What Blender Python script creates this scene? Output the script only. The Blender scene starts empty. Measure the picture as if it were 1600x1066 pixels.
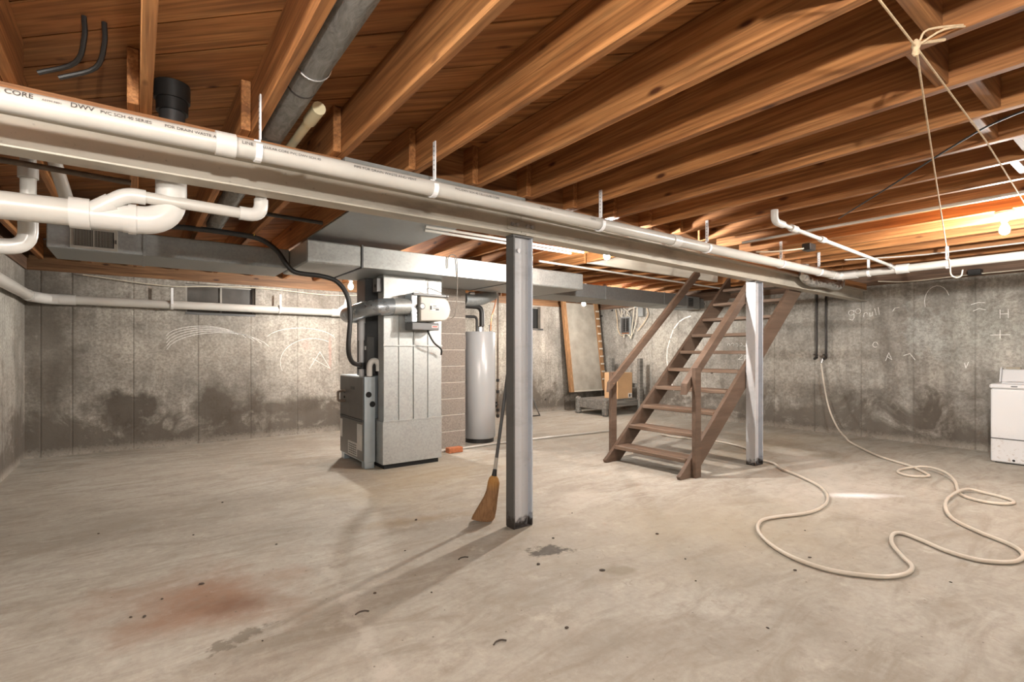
import bpy, bmesh, math, random
from mathutils import Vector, Matrix
random.seed(7)
S = bpy.context.scene
COL = S.collection
# ------------------------------------------------------------------ camera, world, exposure
cam = bpy.data.objects.new('camera', bpy.data.cameras.new('camera')); COL.objects.link(cam)
cam.location = (0, 0, 1.2)
cam.rotation_euler = (math.radians(90), 0, math.radians(-36.614))
cam.data.sensor_width = 36; cam.data.lens = 790/1600*36
cam.data.shift_y = 17/1600; cam.data.clip_start = .03
S.camera = cam
w = bpy.data.worlds.new('world'); S.world = w; w.use_nodes = True
w.node_tree.nodes['Background'].inputs[0].default_value = (.02, .02, .022, 1)
S.view_settings.view_transform = 'Standard'; S.view_settings.look = 'None'
S.view_settings.exposure = 0.74; S.view_settings.gamma = 1
S.view_settings.use_curve_mapping = False
BULB_COL = (1.0, .95, .885)
# bulb position, emission strength; the last three hang outside the view
BULBS = [((3.54, 3.275, 2.10), 3000, 'bare glowing bulb just behind the steel beam, right of the nearest post'),
         ((2.16, 6.30, 2.02), 2600, 'bare glowing bulb behind the furnace plenum, under the duct'),
         ((6.19, 6.26, 2.03), 2600, 'bare glowing bulb by the back wall, left of the wall panel'),
         ((5.19, .834, 2.11), 2400, 'bare glowing bulb on a porcelain base, at the right edge of the ceiling'),
         ((.10, -.45, 1.95), 3100, 'bare glowing bulb hanging low beside the camera'),
         ((-.74, 1.0, 2.165), 1300, 'bare glowing bulb near the left wall beside the camera'),
         ((5.0, -1.6, 2.15), 2300, 'added unseen fill bulb behind the camera, towards the right wall')]  # last bulb is an added, unseen fill light

# ------------------------------------------------------------------ mesh helpers
class MB:
    def __init__(s): s.v = []; s.f = []
    def add(s, vs, fs):
        b = len(s.v); s.v += [tuple(v) for v in vs]; s.f += [tuple(b+i for i in f) for f in fs]; return s
    def hexa(s, c):
        return s.add(c, [(0,3,2,1),(4,5,6,7),(0,1,5,4),(1,2,6,5),(2,3,7,6),(3,0,4,7)])
    def box(s, x0,x1,y0,y1,z0,z1, dz=0):     # dz: rise of the x1 end
        return s.hexa([(x0,y0,z0),(x1,y0,z0+dz),(x1,y1,z0+dz),(x0,y1,z0),(x0,y0,z1),(x1,y0,z1+dz),(x1,y1,z1+dz),(x0,y1,z1)])
    def bar(s, a, b, w, h, up=(0,0,1)):      # board from a to b, w sideways, h along up
        a=Vector(a); b=Vector(b); d=(b-a).normalized(); u=Vector(up); r=d.cross(u).normalized()*w/2; u=r.cross(d).normalized()*h/2
        return s.hexa([a-r-u,a+r-u,b+r-u,b-r-u,a-r+u,a+r+u,b+r+u,b-r+u])
    def prism(s, pts, axis, a, b):           # 2D polygon pushed along an axis
        def P(p,t):
            return {'x':(t,p[0],p[1]),'y':(p[0],t,p[1]),'z':(p[0],p[1],t)}[axis]
        n=len(pts)
        return s.add([P(p,a) for p in pts]+[P(p,b) for p in pts],[tuple(range(n))[::-1],tuple(range(n,2*n))]+[(i,(i+1)%n,n+(i+1)%n,n+i) for i in range(n)])
    def tube(s, path, r, n=14, cap=True):
        P=[Vector(p) for p in path]; R=r if isinstance(r,(list,tuple)) else [r]*len(P)
        t0=(P[1]-P[0]).normalized(); a=Vector((0,0,1)) if abs(t0.z)<.9 else Vector((1,0,0))
        u=t0.cross(a).normalized(); rings=[]; vs=[]
        for i,p in enumerate(P):
            if i==0: t=t0
            elif i==len(P)-1: t=(P[i]-P[i-1]).normalized()
            else:
                t=((P[i+1]-P[i]).normalized()+(P[i]-P[i-1]).normalized())
                t=t.normalized() if t.length>1e-6 else (P[i+1]-P[i]).normalized()
            u=(u-t*u.dot(t)).normalized(); v=t.cross(u)
            vs+=[p+(u*math.cos(2*math.pi*k/n)+v*math.sin(2*math.pi*k/n))*R[i] for k in range(n)]
        m=len(P)
        fs=[(i*n+k,i*n+(k+1)%n,(i+1)*n+(k+1)%n,(i+1)*n+k) for i in range(m-1) for k in range(n)]
        if cap: fs+=[tuple(range(n))[::-1],tuple(range((m-1)*n,m*n))]
        return s.add(vs,fs)
    def lathe(s, prof, o, n=28):             # (r,z) profile turned about a vertical axis
        vs=[(o[0]+r*math.cos(2*math.pi*k/n),o[1]+r*math.sin(2*math.pi*k/n),o[2]+z) for r,z in prof for k in range(n)]
        m=len(prof)
        fs=[(i*n+k,i*n+(k+1)%n,(i+1)*n+(k+1)%n,(i+1)*n+k) for i in range(m-1) for k in range(n)]
        fs+=[tuple(range(n))[::-1],tuple(range((m-1)*n,m*n))]
        return s.add(vs,fs)
    def ribbon(s, pts, wd, axis, at, th):    # flat stroke lying on a wall (axis 'x' or 'y')
        for (a,b),(c,d) in zip(pts,pts[1:]):
            L=math.hypot(c-a,d-b) or 1; nx,ny=-(d-b)/L*wd/2,(c-a)/L*wd/2
            ex,ey=(c-a)/L*wd*.4,(d-b)/L*wd*.4
            s.prism([(a-ex+nx,b-ey+ny),(a-ex-nx,b-ey-ny),(c+ex-nx,d+ey-ny),(c+ex+nx,d+ey+ny)],axis,at,at+th)
        return s
ORI = {}
def mesh(mb, o=(0,0,0), bevel=0, smooth=False, name='mesh'):
    me=bpy.data.meshes.new(name)
    me.from_pydata([(x-o[0],y-o[1],z-o[2]) for x,y,z in mb.v],[],mb.f)
    bm=bmesh.new(); bm.from_mesh(me)
    bmesh.ops.recalc_face_normals(bm,faces=bm.faces)
    if bevel: bmesh.ops.bevel(bm,geom=[e for e in bm.edges if len(e.link_faces)==2 and e.calc_face_angle(0)>.5],offset=bevel,segments=1,affect='EDGES',clamp_overlap=True)
    bm.to_mesh(me); bm.free()
    if smooth:
        me.polygons.foreach_set('use_smooth',[True]*len(me.polygons)); me.set_sharp_from_angle(angle=math.radians(40))
    return me
def link(name, me, mat, parent=None, loc=(0,0,0), rz=0):
    if mat is not None and not me.materials: me.materials.append(mat)
    o=bpy.data.objects.new(name,me); COL.objects.link(o); o.parent=parent; o.location=loc
    if rz: o.rotation_euler.z=rz
    return o
def part(name, mb, mat, parent, bevel=0, smooth=False, label=None):
    o=ORI[parent.name]; ob=link(name,mesh(mb,o,bevel,smooth,name),mat,parent); ORI[ob.name]=o
    if label: ob['label']=label
    return ob
def tag(o,label,cat,group=None):
    o['label']=label; o['category']=cat
    if group: o['group']=group
    return o
def thing(name, loc, label, cat, group=None):
    o=bpy.data.objects.new(name,None); COL.objects.link(o); o.location=loc; o.empty_display_size=.1
    ORI[o.name]=tuple(loc); return tag(o,label,cat,group)
def solo(name, mb, mat, label, cat, o=None, bevel=0, smooth=False, group=None):
    o=o or mb.v[0]; ob=link(name,mesh(mb,o,bevel,smooth,name),mat,None,o); ORI[ob.name]=tuple(o); return tag(ob,label,cat,group)
def struct(name, mb, mat, bevel=0):
    ob=link(name,mesh(mb,(0,0,0),bevel,False,name),mat); ob['kind']='structure'; ORI[ob.name]=(0,0,0); return ob
def spline(pts, k=6):
    P=[Vector(p) for p in pts]; P=[2*P[0]-P[1]]+P+[2*P[-1]-P[-2]]; out=[]
    for i in range(1,len(P)-2):
        a,b,c,d=P[i-1:i+3]
        for j in range(k):
            t=j/k; out.append(.5*((2*b)+(c-a)*t+(2*a-5*b+4*c-d)*t*t+(3*b-a-3*c+d)*t**3))
    return out+[P[-2]]
def elbow(a, corner, b, rad=.09, k=7):       # straight - rounded corner - straight
    a,c,b=Vector(a),Vector(corner),Vector(b); d1=(a-c).normalized(); d2=(b-c).normalized()
    p=c+d1*rad; q=c+d2*rad
    return [a]+[(p*(1-t)+c*t)*(1-t)+(c*(1-t)+q*t)*t for t in [i/k for i in range(k+1)]]+[b]

# ------------------------------------------------------------------ materials
class NT:
    def __init__(s,name,rough=.6,metal=0,spec=.5):
        s.m=bpy.data.materials.new(name); s.m.use_nodes=True; s.t=s.m.node_tree; s.b=s.t.nodes['Principled BSDF']
        s.b.inputs['Roughness'].default_value=rough; s.b.inputs['Metallic'].default_value=metal
        s.b.inputs['Specular IOR Level'].default_value=spec
        s.tc=s.n('ShaderNodeTexCoord')
    def n(s,t,**k):
        x=s.t.nodes.new(t)
        for a,v in k.items(): setattr(x,a,v)
        return x
    def put(s,sock,v):
        if hasattr(v,'links') or isinstance(v,bpy.types.NodeSocket): s.t.links.new(v,sock)
        else: sock.default_value=v
    def co(s,scale=(1,1,1),loc=(0,0,0),rnd=False):
        v=s.tc.outputs['Object']
        if rnd:
            oi=s.n('ShaderNodeObjectInfo'); a=s.n('ShaderNodeVectorMath',operation='MULTIPLY_ADD')
            cx=s.n('ShaderNodeCombineXYZ')
            for i in range(3): s.put(cx.inputs[i],s.mul(oi.outputs['Random'],(37,53,71)[i]))
            add=s.n('ShaderNodeVectorMath',operation='ADD'); s.put(add.inputs[0],v); s.put(add.inputs[1],cx.outputs[0]); v=add.outputs[0]
        mp=s.n('ShaderNodeMapping'); s.put(mp.inputs[0],v); mp.inputs['Scale'].default_value=scale; mp.inputs['Location'].default_value=loc
        return mp.outputs[0]
    def math(s,op,a,b=0,c=None,clamp=False):
        x=s.n('ShaderNodeMath',operation=op,use_clamp=clamp); s.put(x.inputs[0],a); s.put(x.inputs[1],b)
        if c is not None: s.put(x.inputs[2],c)
        return x.outputs[0]
    def mul(s,a,b): return s.math('MULTIPLY',a,b)
    def noise(s,v,scale,detail=4,rough=.55,dist=0):
        x=s.n('ShaderNodeTexNoise'); s.put(x.inputs['Vector'],v); x.inputs['Scale'].default_value=scale; x.inputs['Detail'].default_value=detail
        x.inputs['Roughness'].default_value=rough; x.inputs['Distortion'].default_value=dist; return x.outputs['Fac']
    def voro(s,v,scale,out='Color'):
        x=s.n('ShaderNodeTexVoronoi'); s.put(x.inputs['Vector'],v); x.inputs['Scale'].default_value=scale; return x.outputs[out]
    def ramp(s,f,stops):
        x=s.n('ShaderNodeValToRGB'); s.put(x.inputs[0],f); e=x.color_ramp.elements
        while len(e)<len(stops): e.new(.5)
        for el,(p,c) in zip(e,stops): el.position=p; el.color=(c if isinstance(c,tuple) else (c,c,c))+(1,)
        return x.outputs[0]
    def mix(s,f,a,b,mode='MIX'):
        x=s.n('ShaderNodeMix',data_type='RGBA',blend_type=mode); s.put(x.inputs[0],f)
        for i,v in ((6,a),(7,b)): s.put(x.inputs[i],v if not isinstance(v,tuple) else v+(1,))
        return x.outputs[2]
    def rng(s,f,a,b,c=0,d=1):
        x=s.n('ShaderNodeMapRange'); s.put(x.inputs[0],f)
        for i,v in enumerate((a,b,c,d)): x.inputs[1+i].default_value=v
        return x.outputs[0]
    def bump(s,h,st=.3,dist=.01):
        x=s.n('ShaderNodeBump'); x.inputs['Strength'].default_value=st; x.inputs['Distance'].default_value=dist; s.put(x.inputs['Height'],h); s.put(s.b.inputs['Normal'],x.outputs[0])
    def color(s,c): s.put(s.b.inputs['Base Color'],c if not isinstance(c,tuple) else c+(1,))
    def sep(s):
        x=s.n('ShaderNodeSeparateXYZ'); s.put(x.inputs[0],s.tc.outputs['Object']); return x.outputs
    def blob(s,ax,c,r,rot=0,edge=.5,amp=.35,nscale=2.5):   # soft-edged stain or painted highlight with a ragged outline, in two object axes
        o=s.sep(); a=s.math('SUBTRACT',o[ax[0]],c[0]); b=s.math('SUBTRACT',o[ax[1]],c[1]); cs,sn=math.cos(rot),math.sin(rot)
        u=s.math('ADD',s.mul(a,cs/r[0]),s.mul(b,sn/r[0])); v=s.math('ADD',s.mul(a,-sn/r[1]),s.mul(b,cs/r[1]))
        d=s.math('SQRT',s.math('ADD',s.mul(u,u),s.mul(v,v)))
        n=s.noise(s.co(loc=(c[0],c[1],0)),nscale,6,.65)
        d=s.math('ADD',d,s.mul(s.math('SUBTRACT',n,.5),amp*4))
        return s.rng(d,1,1-edge)
def plain(name,c,rough=.5,metal=0,spec=.5,var=.12,scale=8,bump=0):
    t=NT(name,rough,metal,spec); n=t.noise(t.co(rnd=True),scale,5)
    t.color(t.mix(t.rng(n,.3,.7),tuple(x*(1-var) for x in c),tuple(min(1,x*(1+var)) for x in c)))
    if bump: t.bump(n,bump,.004)
    return t.m
def wood(name,c0,c1,c2,axis=1,rough=.62,knots=True,grain=1.0,bump=.25,fig=.75):
    t=NT(name,rough,0,.35); sc=[14*grain]*3; sc[axis]=.9
    v=t.co(tuple(sc),rnd=True); g=t.noise(v,1.0,5,.6,.8)
    sc2=[60*grain]*3; sc2[axis]=2.2
    fine=t.noise(t.co(tuple(sc2),rnd=True),1.0,3,.6)
    col=t.ramp(g,[(.28,c0),(.5,c1),(.72,c2)])
    col=t.mix(fig,col,t.ramp(fine,[(.32,.38),(.6,1.1)]),'MULTIPLY')
    sc3=[26*grain]*3; sc3[axis]=.55
    ring=t.noise(t.co(tuple(sc3),rnd=True),1.0,2,.5,2.0); col=t.mix(t.rng(ring,.50,.60,0,.66*fig),col,tuple(x*.55 for x in c0))
    ob=t.noise(t.co((.6,.6,.6),rnd=True),1.0,2)
    col=t.mix(t.rng(ob,.35,.65,0,.35),col,c0)
    if knots:
        sk=[6.5]*3; sk[axis]=2.4
        d=t.voro(t.co(tuple(sk),rnd=True),1.0,'Distance')
        col=t.mix(t.rng(d,.12,.05),col,(c0[0]*.28,c0[1]*.22,c0[2]*.2))
    t.color(col); t.bump(fine,bump,.003); return t.m
M={}
M['joist']=wood('joist_wood',(.27,.107,.036),(.43,.188,.064),(.58,.285,.108),1)
M['plank']=wood('plank_wood',(.29,.115,.038),(.42,.178,.058),(.53,.258,.092),0,grain=.7)
M['block']=wood('blocking_wood',(.24,.10,.038),(.36,.165,.062),(.45,.22,.088),0,knots=False)
M['sill']=wood('sill_wood',(.15,.075,.036),(.23,.12,.055),(.30,.165,.08),0)
M['darksill']=wood('dark_sill_wood',(.12,.07,.045),(.18,.11,.07),(.24,.15,.10),1)
M['stud']=wood('stud_wood',(.24,.125,.056),(.34,.185,.085),(.42,.25,.125),2)
M['plywood']=wood('stair_brown',(.088,.056,.038),(.122,.080,.056),(.160,.108,.078),0,.55,False,.6,.12,.22)
M['tread']=wood('tread_brown',(.12,.076,.050),(.18,.122,.086),(.25,.18,.135),1,.6,False,.7,.2,.45)
M['cream_wood']=wood('cream_painted_wood',(.46,.42,.35),(.54,.50,.42),(.60,.56,.48),0,.6,False,.5,.1,.2)
M['greywood']=wood('grey_weathered_wood',(.15,.14,.125),(.20,.19,.17),(.26,.25,.225),0,.8,False,.7,.3)
M['pvc']=plain('white_pvc',(.53,.51,.47),.32,0,.5,.08,3)
M['pvc_fit']=plain('white_pvc_fitting',(.62,.605,.575),.28,0,.5,.04,3)
M['pvc_cream']=plain('cream_pvc',(.75,.67,.45),.4,0,.5,.08,6)
M['pvc_grey']=plain('grey_white_pvc',(.5,.5,.51),.35,0,.5,.05,5)
M['strap']=plain('white_plastic_strap',(.85,.86,.88),.4)
M['black']=plain('black_rubber',(.018,.017,.016),.45)
M['iron']=plain('black_iron',(.035,.03,.027),.5,.4)
M['rust_iron']=plain('brown_pipe',(.16,.12,.09),.6,.3,var=.3,scale=20)
M['darkhole']=plain('dark_hole',(.008,.008,.008),.8)
M['ink']=plain('black_ink',(.05,.045,.045),.7)
M['copper']=plain('copper',(.55,.24,.12),.35,.9)
M['chrome']=plain('bright_metal',(.75,.75,.76),.22,.9)
M['porcelain']=plain('white_porcelain',(.8,.79,.76),.25)
M['cable']=plain('white_cable',(.68,.62,.5),.5)
M['wire']=plain('thin_wire',(.25,.22,.19),.5,.5)
M['twine']=plain('tan_twine',(.62,.47,.30),.9,var=.2,scale=60)
M['enamel']=plain('grey_enamel_tank',(.42,.43,.44),.26,.05,.5,.03,2)
M['furnace']=plain('furnace_grey_steel',(.17,.165,.16),.35,.55,var=.08)
M['furnace_side']=plain('furnace_blue_grey_steel',(.42,.48,.52),.35,.5,var=.06)
M['darksteel']=plain('dark_plenum_steel',(.10,.10,.10),.45,.5)
M['beige']=plain('beige_plastic_cover',(.36,.335,.295),.45,0,.5,.05)
M['greyplastic']=plain('dark_grey_plastic',(.10,.10,.10),.45)
M['label']=plain('paper_label',(.55,.545,.52),.7)
M['red']=plain('red_print',(.55,.06,.05),.6)
M['appliance']=None
M['broom']=None
M['card']=plain('cardboard',(.52,.33,.18),.8,0,.3,.08,4)
M['card_side']=plain('cardboard_tape',(.66,.46,.27),.6,0,.3,.06,4)
M['brick']=plain('red_brick',(.36,.125,.055),.9,0,.3,.25,30,.4)
M['mortar']=plain('mortar',(.50,.46,.41),.95,0,.3,.1,30,.3)
M['cmu']=plain('concrete_block',(.26,.225,.195),.95,0,.3,.22,60,.5)
M['hose']=plain('tan_garden_hose',(.56,.50,.42),.38,0,.5,.08,5)
M['chalk']=plain('white_chalk',(.76,.75,.72),.95,var=.3,scale=40)
M['crumb']=plain('dark_dirt',(.06,.045,.035),.9)
M['nailer_grey']=plain('grey_nailer_paint',(.19,.19,.18),.8)  # the nailer board's own grey paint
M['dust_glass']=plain('dusty_window_pane',(.062,.055,.047),.35,0,.5,.35,5)
M['frame_metal']=plain('dull_window_metal',(.30,.28,.25),.5,.3)
M['yellow']=plain('yellow_tape',(.8,.55,.08),.6)
M['olive_card']=plain('dull_brown_card',(.30,.27,.21),.8)
# galvanised sheet
def galv(name,c,rough=.42,metal=.75,scale=55,amp=.10):
    t=NT(name,rough,metal); vo=t.voro(t.co(rnd=True),scale); bw=t.n('ShaderNodeRGBToBW'); t.put(bw.inputs[0],vo)
    n=t.noise(t.co(rnd=True),2.2,4); f=t.math('ADD',t.mul(bw.outputs[0],.6),t.mul(n,.5))
    t.color(t.mix(t.rng(f,.2,.8),tuple(x*(1-amp*1.6) for x in c),tuple(min(1,x*(1+amp)) for x in c)))
    t.put(t.b.inputs['Roughness'],t.rng(f,.2,.8,rough-.08,rough+.12)); return t.m
M['galv']=galv('galvanised_sheet',(.37,.38,.37),.45,.6)
M['galv_dark']=galv('dull_galvanised_sheet',(.33,.345,.345),.5,.6)
M['galv_round']=galv('galvanised_round_duct',(.42,.45,.48),.3,.8,30,.06)
M['foil']=None
t=NT('foil_wrap',.28,.9); n=t.voro(t.co(rnd=True),22,'Distance'); t.color((.72,.71,.69)); t.bump(n,1.0,.02); M['foil']=t.m
t=NT('grey_wrapped_duct',.85,0,.3); n=t.noise(t.co((25,8,25)),1,6,.7,1.5); t.color(t.ramp(n,[(.3,(.14,.135,.125)),(.6,(.27,.265,.25))])); t.bump(n,.8,.01); M['wrap']=t.m
# painted structural steel
def steel(name,c,dark,zr=None):
    t=NT(name,.5,.15,.5); n=t.noise(t.co((1.2,3,3)),1.6,6,.65); f=t.noise(t.co(),45,3)
    col=t.mix(t.rng(n,.52,.72,0,.65),c,dark); col=t.mix(t.rng(f,.66,.74,0,.5),col,dark)
    if zr:
        o=t.sep(); r=t.math('ADD',o[2],t.mul(t.math('SUBTRACT',t.noise(t.co(),28,5),.5),.16))
        col=t.mix(t.rng(r,zr,zr-.05),col,(.035,.028,.024))
    t.color(col); t.bump(f,.15,.002); return t.m
M['beam']=steel('weathered_beam_paint',(.47,.43,.36),(.21,.18,.15))
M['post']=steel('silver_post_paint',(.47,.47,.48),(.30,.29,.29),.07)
M['post_flange']=steel('blue_lit_post_paint',(.40,.43,.48),(.24,.25,.27),.09)  # bluish light on the right flanges, painted into their colour
M['post_dark']=steel('dark_post_steel',(.10,.098,.095),(.065,.057,.05),.10)  # darker copy of the post colour, for the nearest post's left flange
# concrete floor
t=NT('floor_concrete',.8,0,.25)
n1=t.noise(t.co(),.55,6,.6,.4); n2=t.noise(t.co((1.6,5,1),(3,1,0)),1.2,6,.65,1.2); n3=t.noise(t.co(),26,4,.7); n4=t.noise(t.co((1,1,1),(9,4,2)),5.5,6,.7)
col=t.ramp(n1,[(.30,(.295,.27,.23)),(.48,(.375,.35,.302)),(.66,(.45,.428,.378))])
col=t.mix(t.rng(n2,.44,.66,0,.7),col,(.255,.222,.175))
col=t.mix(t.rng(n4,.57,.70,0,.6),col,(.49,.46,.40))
col=t.mix(t.rng(n3,.38,.7,0,.3),col,(.21,.18,.145))
XY=(0,1)
def st(c,r,rot,colr,k,edge=.7,amp=.35,ns=2.5):
    global col
    col=t.mix(t.mul(t.blob(XY,c,r,rot,edge,amp,ns),k),col,colr)
st((2.2,4.4),(1.3,1.0),.6,(.38,.31,.205),.6,.9,.5,1.5)
st((3.2,1.9),(1.6,.9),-.4,(.37,.325,.245),.6,.9,.5,1.2)
st((5.3,5.2),(1.8,.9),0,(.38,.335,.265),.5,.9,.4,1.5)
st((6.6,3.3),(1.6,.9),.2,(.255,.20,.13),.6,.8,.6,1.3)
st((.24,2.87),(.62,.46),-.8,(.25,.152,.10),.9,.95,.6,2.2)
st((.38,2.72),(.30,.14),-.6,(.16,.085,.05),.75,.9,.5,4)
st((.34,2.38),(.16,.045),.35,(.15,.13,.10),.75,.4,1.0,16)
st((2.0,2.32),(.15,.09),-.5,(.07,.06,.048),.95,.35,.7,12)
st((2.13,1.87),(.12,.07),-.5,(.20,.175,.125),.6,.5,.4,5)
st((4.9,1.9),(1.1,.6),.3,(.50,.47,.42),.6,.8,.5,2)
st((4.85,1.66),(.36,.10),-.64,(.80,.81,.82),.95,.95,.25,4)  # bright highlight painted into the floor colour
st((6.0,2.45),(.9,.35),.9,(.48,.45,.40),.7,.6,.6,1.6)
st((.80,2.30),(.05,.75),-.12,(.48,.45,.40),.45,.6,1.2,6)
st((1.6,3.3),(.5,.12),-.3,(.27,.20,.12),.6,.8,.6,3)
st((1.9,1.2),(.9,.25),-.4,(.24,.21,.17),.5,.8,.8,2.5)
st((-.1,4.6),(1.4,.35),-.1,(.25,.225,.185),.6,.8,.8,2)
st((2.9,3.0),(.5,.25),.4,(.46,.43,.375),.5,.8,.8,2.5)
# cracks
vd=t.n('ShaderNodeTexVoronoi',feature='DISTANCE_TO_EDGE'); 
ds=t.n('ShaderNodeVectorMath',operation='ADD'); nn=t.n('ShaderNodeTexNoise'); nn.inputs['Scale'].default_value=2.2; nn.inputs['Detail'].default_value=5
t.put(nn.inputs['Vector'],t.co()); t.put(ds.inputs[0],t.co()); t.put(ds.inputs[1],nn.outputs['Color']); t.put(vd.inputs['Vector'],ds.outputs[0]); vd.inputs['Scale'].default_value=.42
ck=t.mul(t.rng(vd.outputs['Distance'],.004,.0),t.rng(n4,.5,.62))
col=t.mix(t.mul(ck,.45),col,(.20,.165,.13))
n5=t.noise(t.co(),11,8,.8); col=t.mix(t.rng(n5,.52,.66,0,.35),col,(.20,.172,.14)); col=t.mix(t.rng(n5,.42,.30,0,.35),col,(.50,.475,.42))
spk=t.voro(t.co(),9,'Distance'); col=t.mix(t.rng(spk,.05,.03,0,.7),col,(.09,.075,.06))
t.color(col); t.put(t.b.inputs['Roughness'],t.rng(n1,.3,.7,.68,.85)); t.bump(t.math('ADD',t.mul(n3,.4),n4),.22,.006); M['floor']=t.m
# poured concrete walls: h = horizontal axis index, seams along it
def wallmat(name,h,seams,blobs,base=(.44,.41,.36)):
    global t,col
    t=NT(name,.85,0,.3); o=t.sep()
    sc=[1,1,1]; sc[h]=7; sc[1-h]=7; sc[2]=.35
    streak=t.noise(t.co(tuple(sc)),1,5,.65,.3); n1=t.noise(t.co(),1.1,6,.65); n3=t.noise(t.co(),34,4,.7); nb=t.noise(t.co(),1.7,7,.7,.6)
    col=t.mix(t.rng(streak,.35,.65),tuple(x*.72 for x in base),tuple(x*1.18 for x in base))
    col=t.mix(t.rng(n1,.42,.60,0,.75),col,tuple(x*.5 for x in base))
    col=t.mix(t.rng(t.noise(t.co(loc=(5,2,7)),2.6,6,.65),.58,.68,0,.4),col,(.56,.53,.47))
    # tide marks of old damp, ragged, low on the wall
    damp=t.math('ADD',o[2],t.mul(t.math('SUBTRACT',nb,.5),-2.6))
    col=t.mix(t.mul(t.rng(damp,.60,.26),.85),col,(.095,.077,.06))
    foot=t.math('ADD',o[2],t.mul(t.math('SUBTRACT',n3,.5),.22))
    col=t.mix(t.mul(t.rng(foot,.10,.03),.7),col,(.46,.42,.36))
    for c,r,cc,k,e,a,ns in blobs: col=t.mix(t.mul(t.blob((h,2),c,r,0,e,a,ns),k),col,cc)
    bl=t.noise(t.co(loc=(2,8,3)),4.2,8,.75,.5); col=t.mix(t.rng(bl,.50,.66,0,.5),col,(.12,.102,.082)); col=t.mix(t.rng(bl,.42,.30,0,.45),col,(.50,.47,.41))
    col=t.mix(t.rng(n3,.36,.62,.55,0),col,(.12,.105,.088))
    line=None
    for s in seams:
        d=t.math('ABSOLUTE',t.math('SUBTRACT',o[h],t.math('ADD',s,t.mul(t.math('SUBTRACT',n3,.5),.012))))
        m=t.rng(d,.013,.003); line=m if line is None else t.math('MAXIMUM',line,m)
    col=t.mix(t.mul(line,t.rng(n1,.38,.6,.08,.5)),col,(.10,.085,.07))
    hs=t.voro(t.co((1.3,1.3,1.6)),1.0,'Distance'); col=t.mix(t.rng(hs,.045,.03),col,(.05,.045,.04))
    t.color(col); t.bump(t.math('SUBTRACT',t.math('ADD',t.mul(n3,.5),t.mul(streak,.5)),t.mul(line,1.5)),.35,.008); return t.m
pink=(.52,.27,.22)
M['wall_back']=wallmat('back_wall_concrete',0,[-.87,-.6,-.03,.65,1.27,1.88,2.49,3.1,4.3,4.9,5.5,6.1,6.7,7.3],
   [((-.8,1.1),(.32,1.2),(.10,.083,.065),.7,.5,.4,2),((-.1,.50),(.45,.36),(.075,.06,.046),.9,.5,.6,3),((.85,.45),(.30,.34),(.08,.066,.05),.85,.5,.6,3),((1.9,.42),(.9,.15),(.085,.07,.054),.85,.6,.6,3),
    ((.5,1.2),(1.1,.4),(.47,.43,.37),.6,.8,.5,2),((1.9,1.25),(.8,.5),(.50,.47,.41),.7,.8,.4,2),((2.35,1.2),(.03,.3),pink,.6,.8,.4,4),((2.0,1.3),(.1,.12),pink,.45,.9,.4,5),
    ((5.2,1.3),(.8,.9),(.56,.52,.43),.7,.8,.3,1.5),((6.0,.4),(.4,.3),(.19,.165,.13),.7,.5,.5,2.5),((.32,.28),(.07,.08),(.36,.335,.29),.8,.4,.4,9)])
M['wall_right']=wallmat('right_wall_concrete',1,[1.58,2.19,2.79,3.4,4.0,4.6,5.2,5.8,6.4,7.1],
   [((2.12,1.48),(.28,.38),(.50,.51,.48),.85,.5,.85,4),((2.45,1.3),(.18,.8),(.17,.15,.13),.55,.8,.5,2),((1.5,1.5),(.5,.45),(.40,.41,.37),.6,.8,.5,2),((3.3,.6),(.5,.5),(.20,.175,.145),.5,.8,.4,2),
    ((4.4,1.3),(.5,.3),(.17,.15,.12),.6,.7,.5,2),((6.2,1.4),(.7,.8),(.55,.52,.45),.65,.8,.4,1.6),((3.9,.9),(.5,.7),(.46,.42,.36),.5,.8,.4,2)],base=(.44,.415,.37))
M['wall_left']=wallmat('left_wall_concrete',1,[-.6,.0,.6,1.2,1.8,2.4,3.0,3.6,4.2,4.8,5.4,6.0,6.6,7.2],
   [((6.8,1.5),(.7,.6),(.55,.55,.50),.6,.8,.5,2)])
M['panel']=plain('grey_panel_board',(.31,.285,.24),.85,0,.3,.18,5,.2)
# old white appliance enamel with rust specks
t=NT('worn_white_enamel',.3,0,.5); o=t.sep(); n=t.noise(t.co(),38,5,.75); n1=t.noise(t.co(),4,4)
low=t.rng(o[2],.42,.12); col=t.mix(t.mul(t.rng(n,.56,.66),t.mul(low,t.rng(n1,.35,.6))),(.60,.60,.605),(.28,.2,.14)); t.color(col); M['appliance']=t.m
t=NT('broom_straw',.8,0,.3); n=t.noise(t.co((190,190,5)),1,4,.7); o=t.sep(); c1=t.ramp(n,[(.3,(.15,.075,.035)),(.7,(.34,.19,.09))]); c2=t.ramp(n,[(.3,(.32,.15,.04)),(.7,(.48,.26,.085))])
t.color(t.mix(t.rng(o[2],.22,.30),c1,c2)); t.bump(n,.9,.006); M['broom']=t.m
def emit(name,s):
    t=NT(name,.3); e=t.b.inputs['Emission Color']; e.default_value=BULB_COL+(1,); t.b.inputs['Emission Strength'].default_value=s; t.color((.9,.85,.75)); return t.m

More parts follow.
